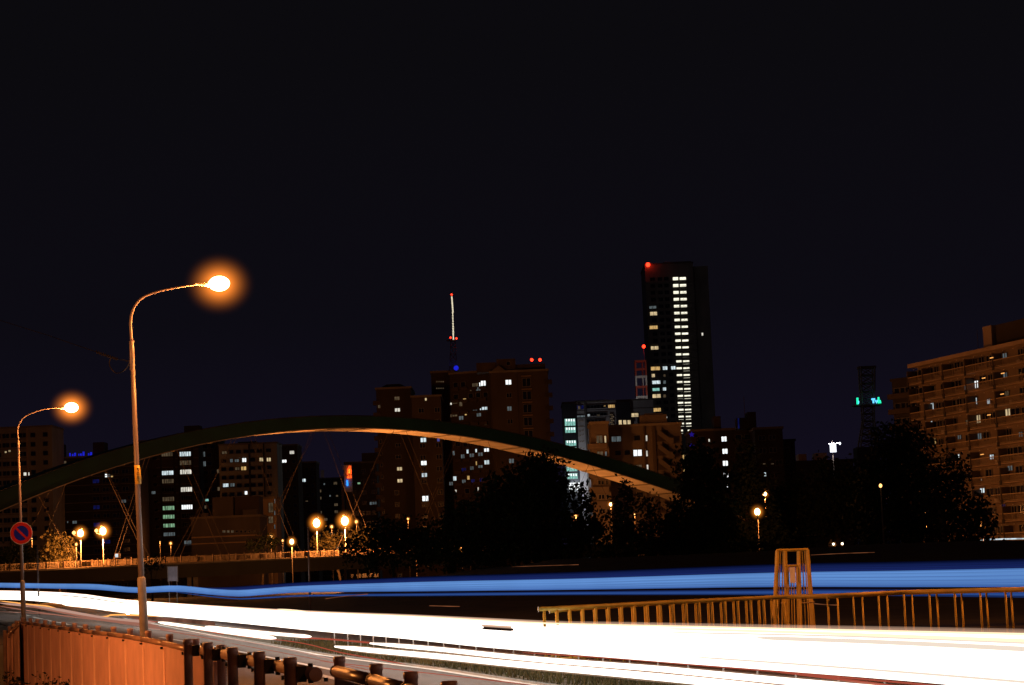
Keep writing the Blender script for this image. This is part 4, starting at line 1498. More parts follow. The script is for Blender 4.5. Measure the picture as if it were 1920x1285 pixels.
# low buildings by the river
B = Bld('low windowless pinkish-brown shed with stepped roof and dark plant box, under the arch', 358, 487, 974, 480, 'shed', depth=14, name='low_building')
B.roofbox(398, 436, 933, 1.2, 8); B.roofbox(440, 485, 932, 2.5, 8, 'darkbrown'); B.roofbox(455, 482, 956, 0.8, 1.5)
B.roofbox(376, 390, 963, 1.2, 4)
for x in range(420, 480, 8):
    B.win(x, 997, 5, 4, 'dim' if x < 440 else 'glass')
B.band(B.uz(400, 1008)[1], 0.3, m='beige'); B.band(B.uz(400, 1020)[1], 0.25, m='beige')
for x in (470, 476):
    B.win(x, 1018, 4, 3, 'glass')
B = Bld('small pale building with a tall dim window, next to the low shed', 488, 517, 936, 500, 'beige', depth=10, name='low_building')
B.win(508, 952, 8, 18, 'dim', 1); B.win(508, 975, 8, 12, 'dim', 1); B.win(492, 955, 2, 8, 'white')
for y in (940, 962, 988):
    B.win(515.3, y, 2, 8, 'dimcool')

# B11 brown tower: left, middle and right blocks
B = Bld('left wing of the brown tower complex, with a hipped roof hut', 705, 770, 731, 520, 'darkbrown', depth=18)
u0, u1, z = B.roofbox(714, 760, 727, m='darkbrown')
bb = MB()
um = (u0 + u1) / 2
bb.quadbox([(u0, 1.5, z), (u1, 1.5, z), (u1, 7.5, z), (u0, 7.5, z), (um - 1.7, 3.5, z + 0.9), (um + 1.7, 3.5, z + 0.9), (um + 1.7, 5.5, z + 0.9), (um - 1.7, 5.5, z + 0.9)])
part('hipped_roof', bb, FAC['roof'], B.t)
for x, y, k in ((744.3, 747.3, 'dim'), (745.3, 769, 'white'), (746.5, 835, 'glass'), (749.2, 879.3, 'warm'), (750, 901.8, 'warm'), (747, 857, 'glass'), (745.5, 791, 'glass'), (746.3, 813, 'glass')):
    B.win(x, y, 9, 6, k, 1)
for i in range(10):
    B.win(711 + i * 0.9, 762 + 22 * i, 4, 7, 'dim' if i == 0 else 'glass')
B.grid([B.u0 + 4.2], 2.87, 1.0, 1.0, B.z1 - 2.4)
z = B.z1 - 3.8
while z > 3:
    B.boxu('balcony', B.u0 - 0.8, B.u0 + 0.9, -0.9, 0.9, z, z + 1.0, FAC['brown']); z -= 2.87
B = Bld('middle wing of the brown tower complex, lower flat front with evenly spaced windows', 771, 826, 746, 512, 'brown', depth=18)
for x, y, w, h, k in ((793.8, 825.3, 10, 8, 'cool'), (824 - 2, 824.5, 5, 7, 'blue'), (794.8, 868.5, 10, 8, 'bright'), (795.8, 891, 9, 7, 'cool'), (797.5, 935, 11, 9, 'bright'), (798.5, 744 + 5, 3, 5, 'warm')):
    B.win(x, y, w, h, k, 1 if w > 6 else 0)
B.grid([B.uz(791, 800)[0], B.uz(821, 800)[0]], 2.83, 1.2, 1.0, B.z1 - 3.2, mull=1)
for i in range(9):
    B.band(B.z1 - 2.6 - i * 2.83, 0.15, m='brown', out=0.06)
B = Bld('stair tower of the brown complex, rising behind its middle wing', 808, 850, 700, 530, 'darkbrown', depth=8)
for y in (716, 728.5):
    for x in (819, 823, 827, 831):
        B.win(x, y, 2.5, 2, 'dim')
# balcony wing, oblique
B = Bld('oblique balcony wing of the brown tower complex with scattered lit windows', 843, 918, 703, 516, 'darkbrown', yaw=-18, depth=14)
WL = [(906.5, 719, 9, 9, 'bright'), (900, 721, 2, 7, 'bright'), (891, 722, 10, 6, 'dim'), (897, 729.5, 8, 6, 'dimcool'), (883, 731, 2.5, 5, 'dim'),
      (842.5 + 3, 757.5, 3, 4, 'white'), (853.5, 754, 9, 6, 'dim'), (864, 758, 6, 8, 'dim'), (871.5, 751, 6, 7, 'yellow'), (909, 768, 10, 9, 'cool'), (901.5, 770, 2, 8, 'cool'),
      (891, 772, 8, 6, 'dimcool'), (898, 778, 8, 6, 'dimcool'), (873.5, 775, 3.5, 8, 'yellow'), (853, 778, 9, 6, 'dim'), (865, 784, 8, 7, 'dimcool'), (845.5, 780, 2, 5, 'dim'),
      (875, 796.5, 7, 3, 'bright'), (889.5, 796, 4, 7, 'dimcool'), (911, 794, 4, 6, 'dim'), (851, 850, 4, 8, 'dimcool'), (877, 846.5, 4, 8, 'cool'), (893, 844.5, 3, 8, 'cool'), (912.5, 842.5, 9, 9, 'bright'),
      (868, 856, 7, 7, 'dimcool'), (885, 854, 8, 6, 'dimcool'), (901, 852, 8, 6, 'dimcool'), (893.5, 869, 2.5, 7, 'yellow'), (913, 867, 9, 8, 'cool'), (885, 878, 7, 6, 'dimcool'), (901, 875, 8, 5, 'dimcool'),
      (870, 881, 8, 6, 'dimblue'), (853, 897.5, 6, 8, 'cool'), (878.5, 896, 4.5, 7, 'yellow'), (845, 907, 7, 6, 'dimcool'), (870, 903, 7, 6, 'dimcool'), (887, 902, 7, 6, 'dimblue'), (903, 900, 7, 6, 'dimblue'), (897, 917.5, 2.5, 7, 'white'), (855, 921, 3, 5, 'white')]
for x, y, w, h, k in WL:
    B.win(max(x, 846), y, w, h, k, 1 if w > 6 else 0)
B.grid(lin(B.u0 + 1.5, B.u1 - 1.2, 5), 2.87, 1.1, 1.1, B.z1 - 2.6)
z = B.z1 - 4.1
while z > 3:
    for ua in lin(B.u0 + 0.6, B.u1 - 2.6, 4):
        B.boxu('balcony', ua, ua + 1.7, -0.75, -0.003, z, z + 0.7, FAC['brown'])
    z -= 2.87
# sloped roof edge
bb = MB()
ra = B.uz(845, 712); rb = B.uz(918, 688)
B = Bld('right main block of the brown tower complex, tall flat front under the red rooftop lamps', 919, 1027, 700, 506, 'brown', depth=20)
for x, y, w, h, k in ((953.3, 717, 10, 9, 'bright'), (955.3, 766.5, 8, 8, 'dimcool'), (1006 - 47, 864.5, 9, 8, 'dimcool')):
    B.win(x, y, w, h, k, 1)
cx = [B.uz(954.5, 740)[0], B.uz(988, 740)[0], B.uz(1010, 740)[0]]
zt = B.uz(953.3, 717)[1]
B.grid([cx[0]], 3.12, 1.1, 1.0, zt - 3.12, mull=1)
B.grid([cx[1]], 3.12, 1.9, 1.9, zt - 0.2, mull=1)
z = zt + 1.2
while z > 3:
    B.boxu('balcony_canopy', cx[1] - 1.2, cx[1] + 1.2, -0.6, -0.003, z, z + 0.16, FAC['beige'])
    B.boxu('balcony', B.u1 - 1.0, B.u1 + 0.9, -0.5, 1.6, z - 2.0, z - 1.0, FAC['darkbrown'])
    z -= 3.12
for px in (920, 971):
    u, _ = B.uz(px, 760)
    B.boxu('pilaster', u, u + 0.25, -0.2, -0.003, 0, B.z1 - .01, FAC['darkbrown'])
B.roofbox(893, 930, 681, 2.0, 8, 'brown'); B.roofbox(930.5, 966, 674, 1.2, 8, 'brown'); B.roofbox(966.5, 1022, 684, 2.4, 8, 'brown')
B.win(953, 682, 6, 6, 'glass', 0, 1.2)
# gable over its left end
bb = MB(); g0_, gz = B.uz(922, 700); g1_, _ = B.uz(948, 700)
bb.quadbox([(g0_, -.3, B.z1 + .51), (g1_, -.3, B.z1 + .51), (g1_, 3, B.z1 + .51), (g0_, 3, B.z1 + .51), ((g0_ + g1_) / 2 - .1, -.3, B.z1 + 1.7), ((g0_ + g1_) / 2 + .1, -.3, B.z1 + 1.7), ((g0_ + g1_) / 2 + .1, 3, B.z1 + 1.7), ((g0_ + g1_) / 2 - .1, 3, B.z1 + 1.7)])
part('gable', bb, FAC['terracotta'], B.t)
# satellite ball on a short mast (glows blue)
def warning_lamp(label, px, py, d, base_z, r=0.45, power=400):
    p = at(px, py, d)
    t = thing('warning_lamp', label, 'warning lamp', (p.x, p.y, base_z), group='red aviation warning lamps')
    part('mast', MB().tube([(0, 0, 0), (0, 0, p.z - base_z - r * 0.9)], 0.07, 6), M['steelred'], t)
    part('lamp_glass', MB().lathe([(r * .5, -r), (r, -r * .4), (r, r * .4), (r * .5, r)], 12, (0, 0, p.z - base_z)), M['red_lamp'], t, smooth=True)
    lamp_light((0, -r - 0.1, p.z - base_z), power, (1, 0.05, 0.02), 0.3, t)
    return t


warning_lamp('left red lamp of the pair on the brown tower roof', 997, 675, 512, B.z1 + 3.2, 0.35, 150)
warning_lamp('right red lamp of the pair on the brown tower roof', 1012.5, 675, 512, B.z1 + 3.2, 0.35, 150)

# far television mast
d = 1120
p = at(849, 700, d)
tv = thing('broadcast_mast', 'slender far broadcast mast with white lit segments and red lamps, above the brown tower', 'mast', (p.x, p.y, 0))
lz = lambda x, y: Vector((at(x, y, d).x - p.x, 0, at(x, y, d).z))
part('antenna', MB().tube([lz(849.3, 586), lz(847, 556)], 0.35, 8), M['tower_white'], tv)
segs = [(585, 594, 2.5), (595.5, 604, 2.6), (605.5, 614, 2.9), (615, 624, 3.2), (625, 637, 3.0)]
for a, c, w in segs:
    x = 849 + (a - 585) * 0.03
    hw = w * d / F / 2
    q0, q1 = lz(x, c), lz(x, a)
    part('lit_segment', MB().lathe([(hw, q0.z), (hw * 0.55, (q0.z + q1.z) / 2), (hw, q1.z)], 8, (q0.x, 0, 0)), M['tower_white'], tv)
def lattice(t, d, p, x0t, x1t, yt, x0b, x1b, yb, n, m, r=0.25, nm='lattice_bay', cross=True, depth=None):
    """tapered four-legged lattice, one part per bay"""
    def L(x, y, dy=0.0):
        q = at(x, y, d)
        return Vector((q.x - p.x, dy, q.z))
    for i in range(n):
        f0, f1 = i / n, (i + 1) / n
        A = [L(x0t + (x0b - x0t) * f, yt + (yb - yt) * f) for f in (f0, f1)]
        C = [L(x1t + (x1b - x1t) * f, yt + (yb - yt) * f) for f in (f0, f1)]
        b = MB()
        w = (C[0] - A[0]).length
        for dy in (-w / 2, w / 2):
            o = Vector((0, dy, 0))
            b.tube([A[0] + o, A[1] + o], r, 4).tube([C[0] + o, C[1] + o], r, 4)
            b.tube([A[0] + o, C[0] + o], r * .7, 4)
            if cross:
                b.tube([A[0] + o, C[1] + o], r * .55, 4).tube([C[0] + o, A[1] + o], r * .55, 4)
        for q in (A[0], C[0]):
            b.tube([q + Vector((0, -w / 2, 0)), q + Vector((0, w / 2, 0))], r * .7, 4)
        part(nm, b, m[i % len(m)] if isinstance(m, list) else m, t)


lattice(tv, d, p, 845, 853.5, 640, 841, 861, 760, 10, [M['steelred'], M['steelwhite']], 0.13)
part('platform', MB().box(-2.6, 2.2, -1.5, 1.5, lz(849, 638).z - 0.4, lz(849, 638).z), M['steeldark'], tv)
for x, y in ((847, 553.5), (845, 634), (856, 635.5)):
    q = lz(x, y)
    part('red_lamp', MB().lathe([(0.2, -.5), (.55, 0), (0.2, .5)], 10, (q.x, -1.6, q.z)), M['red_lamp'], tv)
q = lz(855.5, 691)
part('blue_dish', MB().tube([(q.x, -3, q.z), (q.x, -2.2, q.z)], [1.25, 1.3], 20), M['led_blue'], tv)

# B12 glass office
B = Bld('grey glass office block with teal-lit bays at its left edge', 1055, 1225, 757, 700, 'office', depth=20, name='office_building')
u = lambda x, y=800: B.uz(x, y)[0]
zz = lambda y, x=1100: B.uz(x, y)[1]
B.boxu('curtain_wall', u(1055) + .01, u(1083), -0.5, -0.003, 0, B.z1 - 0.3, FAC['glassy'])
B.boxu('curtain_wall', u(1156), u(1183), -0.5, -0.003, 0, B.z1 - 0.3, FAC['glassy'])
B.boxu('curtain_wall', u(1097), u(1100.5), -0.6, -0.003, 0, B.z1 + 0.4, FAC['terracotta'])
for y0, y1 in ((785.5, 798.5), (801.5, 811.5), (826, 836.5), (839, 842), (872, 884), (888, 898)):
    sh = (y0 - 790) * 0.04
    f = B.win(1069 + sh, (y0 + y1) / 2, 19.5, y1 - y0, 'teal', 3, -0.5)
    for i in range(4):
        uu, z_ = B.uz(1062.5 + sh + i * 4.6, y0 + 2.2, -0.55)
        part('bay_lamp', MB().box(uu - .22, uu + .22, -0.62, -0.56, z_ - .45, z_ + .3), LIT['bright'], B.t)
B.win(1077, 912, 20, 13, 'bright', 2, -0.5)
_u, _z = B.uz(1080, 912)
lamp_light((_u, -9, _z), 4000, (.85, .92, 1), .6, B.t)  # bare light without a fixture, added to brighten the office facade
B.win(1090 - 1, 781, 19, 3.5, 'dimcool', 3); B.win(1086, 764, 16, 7, 'dimblue', 3)
B.win(1119, 762.5, 38, 6, 'glass', 5); B.win(1119, 777, 38, 5, 'glass', 5); B.win(1118, 789.5, 34, 6, 'glass', 4)
B.win(1104, 779, 4, 4, 'cool'); B.win(1122, 779, 5, 3, 'dim'); B.win(1133.5, 761.5, 4, 2.5, 'yellow'); B.win(1086, 764.5, 4, 6, 'dim', 0, -0.5)
B.win(1146.5, 762, 12, 6, 'yellow', 3, -0.05)
for i in range(7):
    B.win(1146 + (i % 2) * 2.5, 778 + i * 3.6, 5, 2.2, 'dim', 1, -0.08)
for x in (1163, 1171.5, 1179.5):
    B.win(x, 792.5, 5.5, 8.5, 'warm', 0, -0.5)
B.win(1190.5, 778.5, 13, 7, 'warm', 0)
for x, lab in ((1211.5, 'left one of two tiny white roof lamps beside the skyscraper foot'), (1217, 'right one of two tiny white roof lamps beside the skyscraper foot')):
    p = at(x, 774.5, 745)
    t = thing('roof_lamp', lab, 'lamp', (p.x, p.y, B.z1 + 0.5), group='white roof lamps of the office block')
    part('lamp_pole', MB().tube([(0, 0, 0), (0, 0, p.z - B.z1 - 0.6)], 0.08, 6), M['steeldark'], t)
    part('lamp_glass', MB().lathe([(.1, -.35), (.4, 0), (.1, .35)], 10, (0, 0, p.z - B.z1 - 0.5)), M['white_flood'], t)
    lamp_light((0, 0.8, p.z - B.z1 - 0.3), 2500, (1, .93, .85), .3, t)
for y in (790, 801, 808, 817, 829, 841):
    uu, z_ = B.uz(1087.5 + (y - 790) * 0.04, y)
    bb = MB()
    for q in range(3):
        bb.tube([(uu - 1.3 + q * .9, -0.12, z_ + RNG.uniform(-.3, .2)), (uu - 0.7 + q * .9, -0.12, z_ + RNG.uniform(-.3, .5))], 0.07, 4)
    part('sign_stroke', bb, LIT['dim'], B.t)
B.roofbox(1077, 1140, 752, 0.6, 8, 'office')
for y in (770, 784, 800):
    B.band(zz(y), 0.12, m='glassy', out=0.05)

# B13 red and white steel tower with its lamp
d = 775
p = at(1201, 760, d)
t = thing('lattice_tower', 'red and white banded steel frame tower beside the tall skyscraper', 'tower', (p.x, p.y, 0))
for (y0, y1, m) in ((677, 692, 'steelred'), (692, 705, 'steelred'), (706, 724, 'steelwhite'), (725, 743, 'steelred'), (744, 760, 'steelwhite')):
    sx = (y0 - 690) * 0.04
    q0 = at(1190 + sx, y0, d); q1 = at(1213 + sx, y1, d)
    b = MB()
    X0, X1, Z1, Z0 = q0.x - p.x, q1.x - p.x - 0.1, q0.z, at(1190, y1 + 0.4, d).z
    w = X1 - X0
    for yy in (-w / 2, w / 2 - 0.45):
        b.box(X0, X0 + .5, yy, yy + .45, Z0, Z1 - .5).box(X1 - .5, X1, yy, yy + .45, Z0, Z1 - .5).box(X0, X1, yy, yy + .45, Z1 - .5, Z1)
        b.box(X0 + w * .62, X0 + w * .62 + .3, yy + .05, yy + .4, Z0, Z1 - .52)
    b.box(X0, X0 + .45, -w / 2 + .46, w / 2 - .46, Z1 - .5, Z1).box(X1 - .45, X1, -w / 2 + .46, w / 2 - .46, Z1 - .5, Z1)
    part('frame_bay', b, M[m], t)
warning_lamp('red lamp on a thin mast above the red and white frame tower', 1207, 650, 775, at(1207, 677, 775).z, 0.6, 400)

# B14 skyscraper
B = Bld('tall dark skyscraper with one full-height column of lit balconies', 1209, 1299, 497, 950, 'tower', depth=30, name='skyscraper', yaw=0)
m = 950 / F
fl = 13.0
for i in range(23):
    y = 523.5 + i * fl + (0 if i == 0 else 0)
    sh = i * 0.53
    for q, wv in ((1266.6, 10.5), (1280.2, 12.5)):
        if i >= 19 and q < 1270:
            pass
        x = q + sh - 0.3
        k = 'white'
        f = B.win(x if i < 20 else x + 1.5, y, wv if i < 20 else 7.5, 7 if i < 21 else 6, 'balc', 0) if False else None
LIT['balc'] = glow('lit_balcony_corridor', (1.0, 0.95, 0.74), 1.25, 0.4, 0.5, (0.6, 1, 1.6))
LIT['balc2'] = glow('lit_balcony_ceiling', (1.0, 0.96, 0.80), 1.5)
for i in range(23):
    y = 523.5 + i * fl
    sh = i * 0.53
    for j, (q, wv) in enumerate(((1266.6, 10.2), (1280.2, 12.0))):
        x = q + sh
        if i == 22: wv = 4.5
        if i >= 20: wv = min(wv, 9.5)
        u_, z_ = B.uz(x, y)
        B.winl(u_, z_, wv * m, 7.0 * m, 'balc', 0)
        bb = MB()
        w2 = wv * m / 2
        for q2 in (-0.5, 0.5):
            bb.box(u_ + q2 * w2 - w2 * .30, u_ + q2 * w2 + w2 * .30, -0.14, -0.06, z_ + 0.30 * m * 6, z_ + 0.46 * m * 6)
        part('ceiling_light', bb, LIT['balc2'], B.t)
for x, y, k, w in ((1280, 857, 'yellow', 5), (1286.5, 857, 'dim', 7), (1281, 882, 'yellow', 5), (1281, 900, 'yellow', 5)):
    B.win(x, y, w, 11 if y == 857 else 6, k)
for x, y, w, h, k in ((1225.5, 589, 13, 8, 'warm'), (1231.5, 589, 1, 1, 'warm'), (1225.5, 615, 15, 8, 'yellow'), (1227.5, 653.5, 14, 8, 'warm'), (1229, 692, 17, 8.5, 'yellow'), (1247, 691.5, 8.5, 8.5, 'cool'), (1262.5, 691, 8, 8, 'cool'),
                      (1225, 705, 6, 7, 'warm'), (1246, 705, 4, 5, 'dim'), (1230.5, 718, 15, 8, 'cool'), (1246, 717.5, 5, 7, 'dimcool'), (1230, 731, 13, 6, 'teal'), (1246, 730.5, 6, 7, 'cool'), (1231, 743, 15, 7, 'warm'), (1246, 743, 5, 6, 'dim'), (1224, 577, 13, 6, 'dimcool'), (1232, 769, 14, 7, 'yellow'), (1249, 783, 4, 3, 'white')):
    B.win(x, y, w, h, k, 1 if w > 6 else 0)
zt = B.uz(1225, 524)[1]
B.grid([B.uz(1225, 560)[0], B.uz(1239, 560)[0], B.uz(1251, 560)[0]], fl * m, 1.9, 1.5, zt, mull=1)
for i in range(24):
    B.band(zt - 1.75 - i * fl * m, 0.8, out=0.9, m='tower')
B.roofbox(1243, 1296, 492, 1, 20, 'tower')
# its windowless flank slab
u0, _ = B.uz(1299.5, 600); u1, z = B.uz(1326, 500, 8)
B.boxu('flank_slab', B.u1 + .3, u1, 6, 28, 0, z, FAC['tower'])
B.win(1317, 627, 3, 5.5, 'white', 0, 6.0)
warning_lamp('red lamp on the top left corner of the tall skyscraper', 1215, 496.5, 949, B.z1 + 0.5, 0.9, 60)

# B15 terracotta building with outside stairs
B = Bld('terracotta-lit building with an open zigzag fire stair, right end of the arch', 1141, 1277, 802, 420, 'terracotta', depth=16)
B.roofbox(1199, 1250, 779, 0.5, 8, 'terracotta')
B.roofbox(1208, 1243, 776, 1.0, 6, 'terracotta')
for x, y, w, h, k in ((1195.5, 849.5, 15.5, 11, 'bright'), (1155.5, 823.5, 17, 9.5, 'dimcool'), (1212.3, 822, 2.5, 10, 'white'), (1213, 850.5, 2.5, 10, 'white'), (1214.2, 877.5, 2.5, 11, 'white'), (1197, 875.5, 12, 7, 'dim'),
                      (1217, 948, 6, 8, 'dimcool')):
    B.win(x, y, w, h, k, 1 if w > 6 else 0)
zt = B.uz(1155, 823)[1]
B.grid([B.uz(1195, 830)[0]], 2.8, 1.2, 1.0, zt)
B.grid([B.uz(1158, 830)[0], B.uz(1175, 830)[0]], 2.8, 1.1, 0.9, zt - 2.8)
for i in range(9):
    z = zt - i * 2.8
    u0, _ = B.uz(1231 + i * 1.1, 823); u1, _ = B.uz(1256 + i * 1.1, 823)
    u0 = B.uz(1230, 830)[0]; u1 = B.uz(1254, 830)[0]
    B.boxu('stair_recess', u0, u1, -0.05, -0.003, z - 0.9, z + 1.3, FAC['darkbrown'])
    # sloping parapet of the flight
    bb = MB().quadbox([(u0 + .3, -1.2, z + 0.45), (u1, -1.2, z - 1.35), (u1, -1.0, z - 1.35), (u0 + .3, -1.0, z + 0.45),
                       (u0 + .3, -1.2, z + 1.55), (u1, -1.2, z - 0.25), (u1, -1.0, z - 0.25), (u0 + .3, -1.0, z + 1.55)])
    part('stair_flight', bb, FAC['terracotta'], B.t)
    B.boxu('stair_landing', u1, u1 + 0.9, -1.3, -0.003, z - 1.55, z - 0.3, FAC['terracotta'])
for px in (1207, 1223, 1226):
    u_, _ = B.uz(px, 830)
    B.boxu('pilaster', u_, u_ + 0.35, -0.3, -0.003, 0, B.z1 - 0.01, FAC['brown'])
B2 = Bld('set-back left wing of the terracotta building, with deep balconies', 1107, 1140, 796, 414, 'terracotta', depth=12)
for i in range(6):
    y = 824 + i * 27
    B2.win(1124 + i, y, 11, 14 if i == 0 else 8, 'dim' if i < 2 else 'glass', 1)
    B2.win(1135 + i, y, 3, 13 if i == 0 else 8, 'warm' if i == 0 else 'dimcool' if i == 1 else 'glass')
    u0, z = B2.uz(1109 + i, y + 9); u1, _ = B2.uz(1137 + i, y + 9)
    B2.boxu('balcony', B2.u0 - 0.8, B2.u1 - 0.4, -1.2, -0.003, z - 1.1, z, FAC['terracotta'])

# B16 dark block on the right of the skyscraper
B = Bld('dark block with a column of bright stair windows, half behind trees', 1296, 1414, 810, 480, 'darkbrown', depth=16)
for x, y in ((1357.5, 823.5), (1359.3, 846.5), (1360, 869), (1361, 891.5), (1362, 914)):
    B.win(x, y, 9, 9.5, 'bright', 1)
B.win(1329.5, 826, 2.5, 5, 'white')
B.grid(lin(B.u0 + 2, B.u1 - 1.5, 6), 2.78, 1.3, 1.1, B.z1 - 1.7)
B.roofbox(1338, 1351, 781, 3, 5, 'darkbrown')
B = Bld('dark block with a rooftop hut and thin antenna, right of the stair-window block', 1415, 1467, 806, 470, 'darkbrown', depth=16)
B.roofbox(1382, 1414, 784, 3, 5, 'darkbrown'); u0, u1, z = B.roofbox(1401, 1417, 773, 2.4, 5, 'darkbrown')
part('antenna', MB().tube([(u0 - .4, 4, B.z1), (u0 - .4, 4, z + 3.6)], 0.06, 6), M['steeldark'], B.t)
for x in (1387,):
    uu, z_ = B.uz(x, 790)
    part('blue_light', MB().box(uu - .15, uu + .15, 2.6, 2.9, B.z1 + .6, B.z1 + 2.9), LIT['dimblue'], B.t)
B.win(1434.5, 890, 3, 8, 'cool')
for x in (1433, 1448):
    B.win(x, 870, 5, 1.6, 'dim')
B.grid(lin(B.u0 + 1.5, B.u1 - 1.2, 4), 2.78, 1.4, 1.0, B.z1 - 1.9, mull=1)
B = Bld('lower dark annex right of the antenna block', 1468, 1490, 828, 500, 'black', depth=10)
B.grid(lin(B.u0 + .8, B.u1 - .8, 2), 2.9, 1.0, 1.0, B.z1 - 2)
# blue star ornaments
p = at(1297, 800, 440)
st = thing('star_ornament', 'string of blue star shapes hanging beside the skyscraper foot', 'illumination', (p.x, p.y, 0))
part('hanger_wire', MB().tube([(0, 0, 0), (0, 0, at(1295, 812, 440).z)], 0.04, 5), M['steeldark'], st)
for x, y in ((1297, 815), (1296.5, 837), (1298, 860)):
    q = at(x, y, 440)
    bb = MB()
    ring = []
    for k in range(10):
        a = math.pi / 2 + k * math.pi / 5
        r = 0.65 if k % 2 == 0 else 0.27
        ring.append((q.x - p.x + r * math.cos(a), q.z + r * math.sin(a)))
    for yy in (-.1, .1):
        for a, c in ring:
            bb.v.append((a, yy, c))
    bb.f.append(tuple(range(10))); bb.f.append(tuple(range(10, 20))[::-1])
    for k in range(10):
        bb.f.append((k, (k + 1) % 10, 10 + (k + 1) % 10, 10 + k))
    bb.m += [0] * 12
    part('star', bb, glow('blue_star', (0.03, 0.015, 0.4), 0.42), st)

# B17 lattice tower with station letters
d = 760
p = at(1626, 860, d)
t = thing('letter_tower', 'dark steel lattice tower with glowing letters TVh on its ring', 'tower', (p.x, p.y, 0))
lattice(t, d, p, 1612, 1638, 689, 1614, 1638, 735, 3, M['steeldark'], 0.30)
lattice(t, d, p, 1615, 1637, 735, 1618, 1638, 790, 4, M['steeldark'], 0.26)
lattice(t, d, p, 1618, 1638, 790, 1611, 1647, 840, 4, M['steeldark'], 0.28)
q0 = at(1608, 688, d); q1 = at(1641, 688, d)
part('top_platform', MB().box(q0.x - p.x, q1.x - p.x, -2, 2, q0.z - .8, q0.z), M['steeldark'], t)
q0 = at(1600, 760, d); q1 = at(1651, 760, d)
part('ring_platform', MB().box(q0.x - p.x, q1.x - p.x, -3, 3, q0.z - .5, q0.z), M['steeldark'], t)
part('machine_room', MB().box(at(1609, 835, d).x - p.x, at(1650, 835, d).x - p.x, 3, 12, 0, at(1630, 837, d).z), FAC['black'], t)
def letter(pl, m, r=0.32):
    part('neon_letter', MB().tube([Vector((at(x, y, d).x - p.x, -3.2, at(x, y, d).z)) for x, y in pl], r, 8), m, t)
letter([(1631.3, 750.3), (1638, 750)], M['neon_cyan']); letter([(1634.8, 750.6), (1635, 757.5)], M['neon_cyan'])
letter([(1638.6, 752), (1640.6, 757), (1642.6, 752)], M['neon_cyan'], 0.30)
letter([(1644.3, 746.3), (1644.6, 757.8)], M['neon_green'], 0.34); letter([(1645, 753), (1647.2, 752.6), (1648.2, 757.6)], M['neon_green'], 0.30)
letter([(1605, 747.5), (1605.3, 759.5)], M['neon_green'], 0.36); letter([(1606.3, 753), (1607.6, 755), (1606.6, 759)], M['neon_cyan'], 0.2)

# B18 floodlit billboard and pale hut
B = Bld('low dark roofs with a pale hut, between the trees right of the antenna block', 1491, 1600, 868, 620, 'black', depth=12, name='low_building')
B.roofbox(1528, 1550, 850, 1, 6, 'office', 'roof_hut')
B.roofbox(1497, 1512, 852, 2, 6, 'beige', 'roof_hut')
p = at(1562, 850, 560)
t = thing('floodlit_billboard', 'small brilliant white billboard with a lamp arm on top, low in the sky at right', 'billboard', (p.x, p.y, 0))
q = lambda x, y: Vector((at(x, y, 560).x - p.x, 0, at(x, y, 560).z))
part('board', MB().box(q(1557, 848).x, q(1568, 848).x, -.2, .3, q(1562, 848).z, q(1562, 832).z), M['white_flood'], t)  # board glows by itself, the floodlight on it is put into its material
part('mast', MB().tube([(0, .5, 0), (0, .5, q(1562, 826).z)], 0.12, 6), M['steeldark'], t)
part('lamp_arm', MB().tube([q(1552, 832.5) + Vector((0, -.6, 0)), q(1574, 831) + Vector((0, -.6, 0))], 0.10, 6), M['steelwhite'], t)
part('flood_lamp', MB().lathe([(.1, -.35), (.3, 0), (.1, .35)], 10, (q(1574, 832).x, -.7, q(1574, 832).z)), M['white_flood'], t)
lamp_light((0, -1.2, q(1562, 838).z), 3000, (.9, .93, 1), .3, t)

# B19 dark oblique apartment left of the big one
B = Bld('dim balconied apartment block, just left of and behind the large orange one', 1672, 1722, 716, 400, 'black', yaw=-50, depth=12)
m = 2.85
z = B.z1 - 1.2
while z > 6:
    B.boxu('balcony', B.u0 - .3, B.u1 + .1, -1.2, -0.003, z - 2.2, z - 1.25, FAC['brown'])
    for uu in lin(B.u0 + 1.3, B.u1 - 1.3, 4):
        B.winl(uu, z - .65, 1.4, .9, 'glass', 0)
    z -= 2.85

# B20 large orange apartment block
PL = at(1720, 683, 343); PR = at(1920, 640, 312)
fd = Vector((PR.x - PL.x, PR.y - PL.y, 0)); fd.normalize()
fn = Vector((-fd.y, fd.x, 0))
if fn.dot(EYE - PL) < 0:
    fn = -fn
yaw = math.atan2(fd.y, fd.x)
ab = thing('apartment_building', 'large apartment block lit orange, rows of railed balconies, right edge of the picture', 'building', (PL.x, PL.y, 0), yaw)
H = PL.z
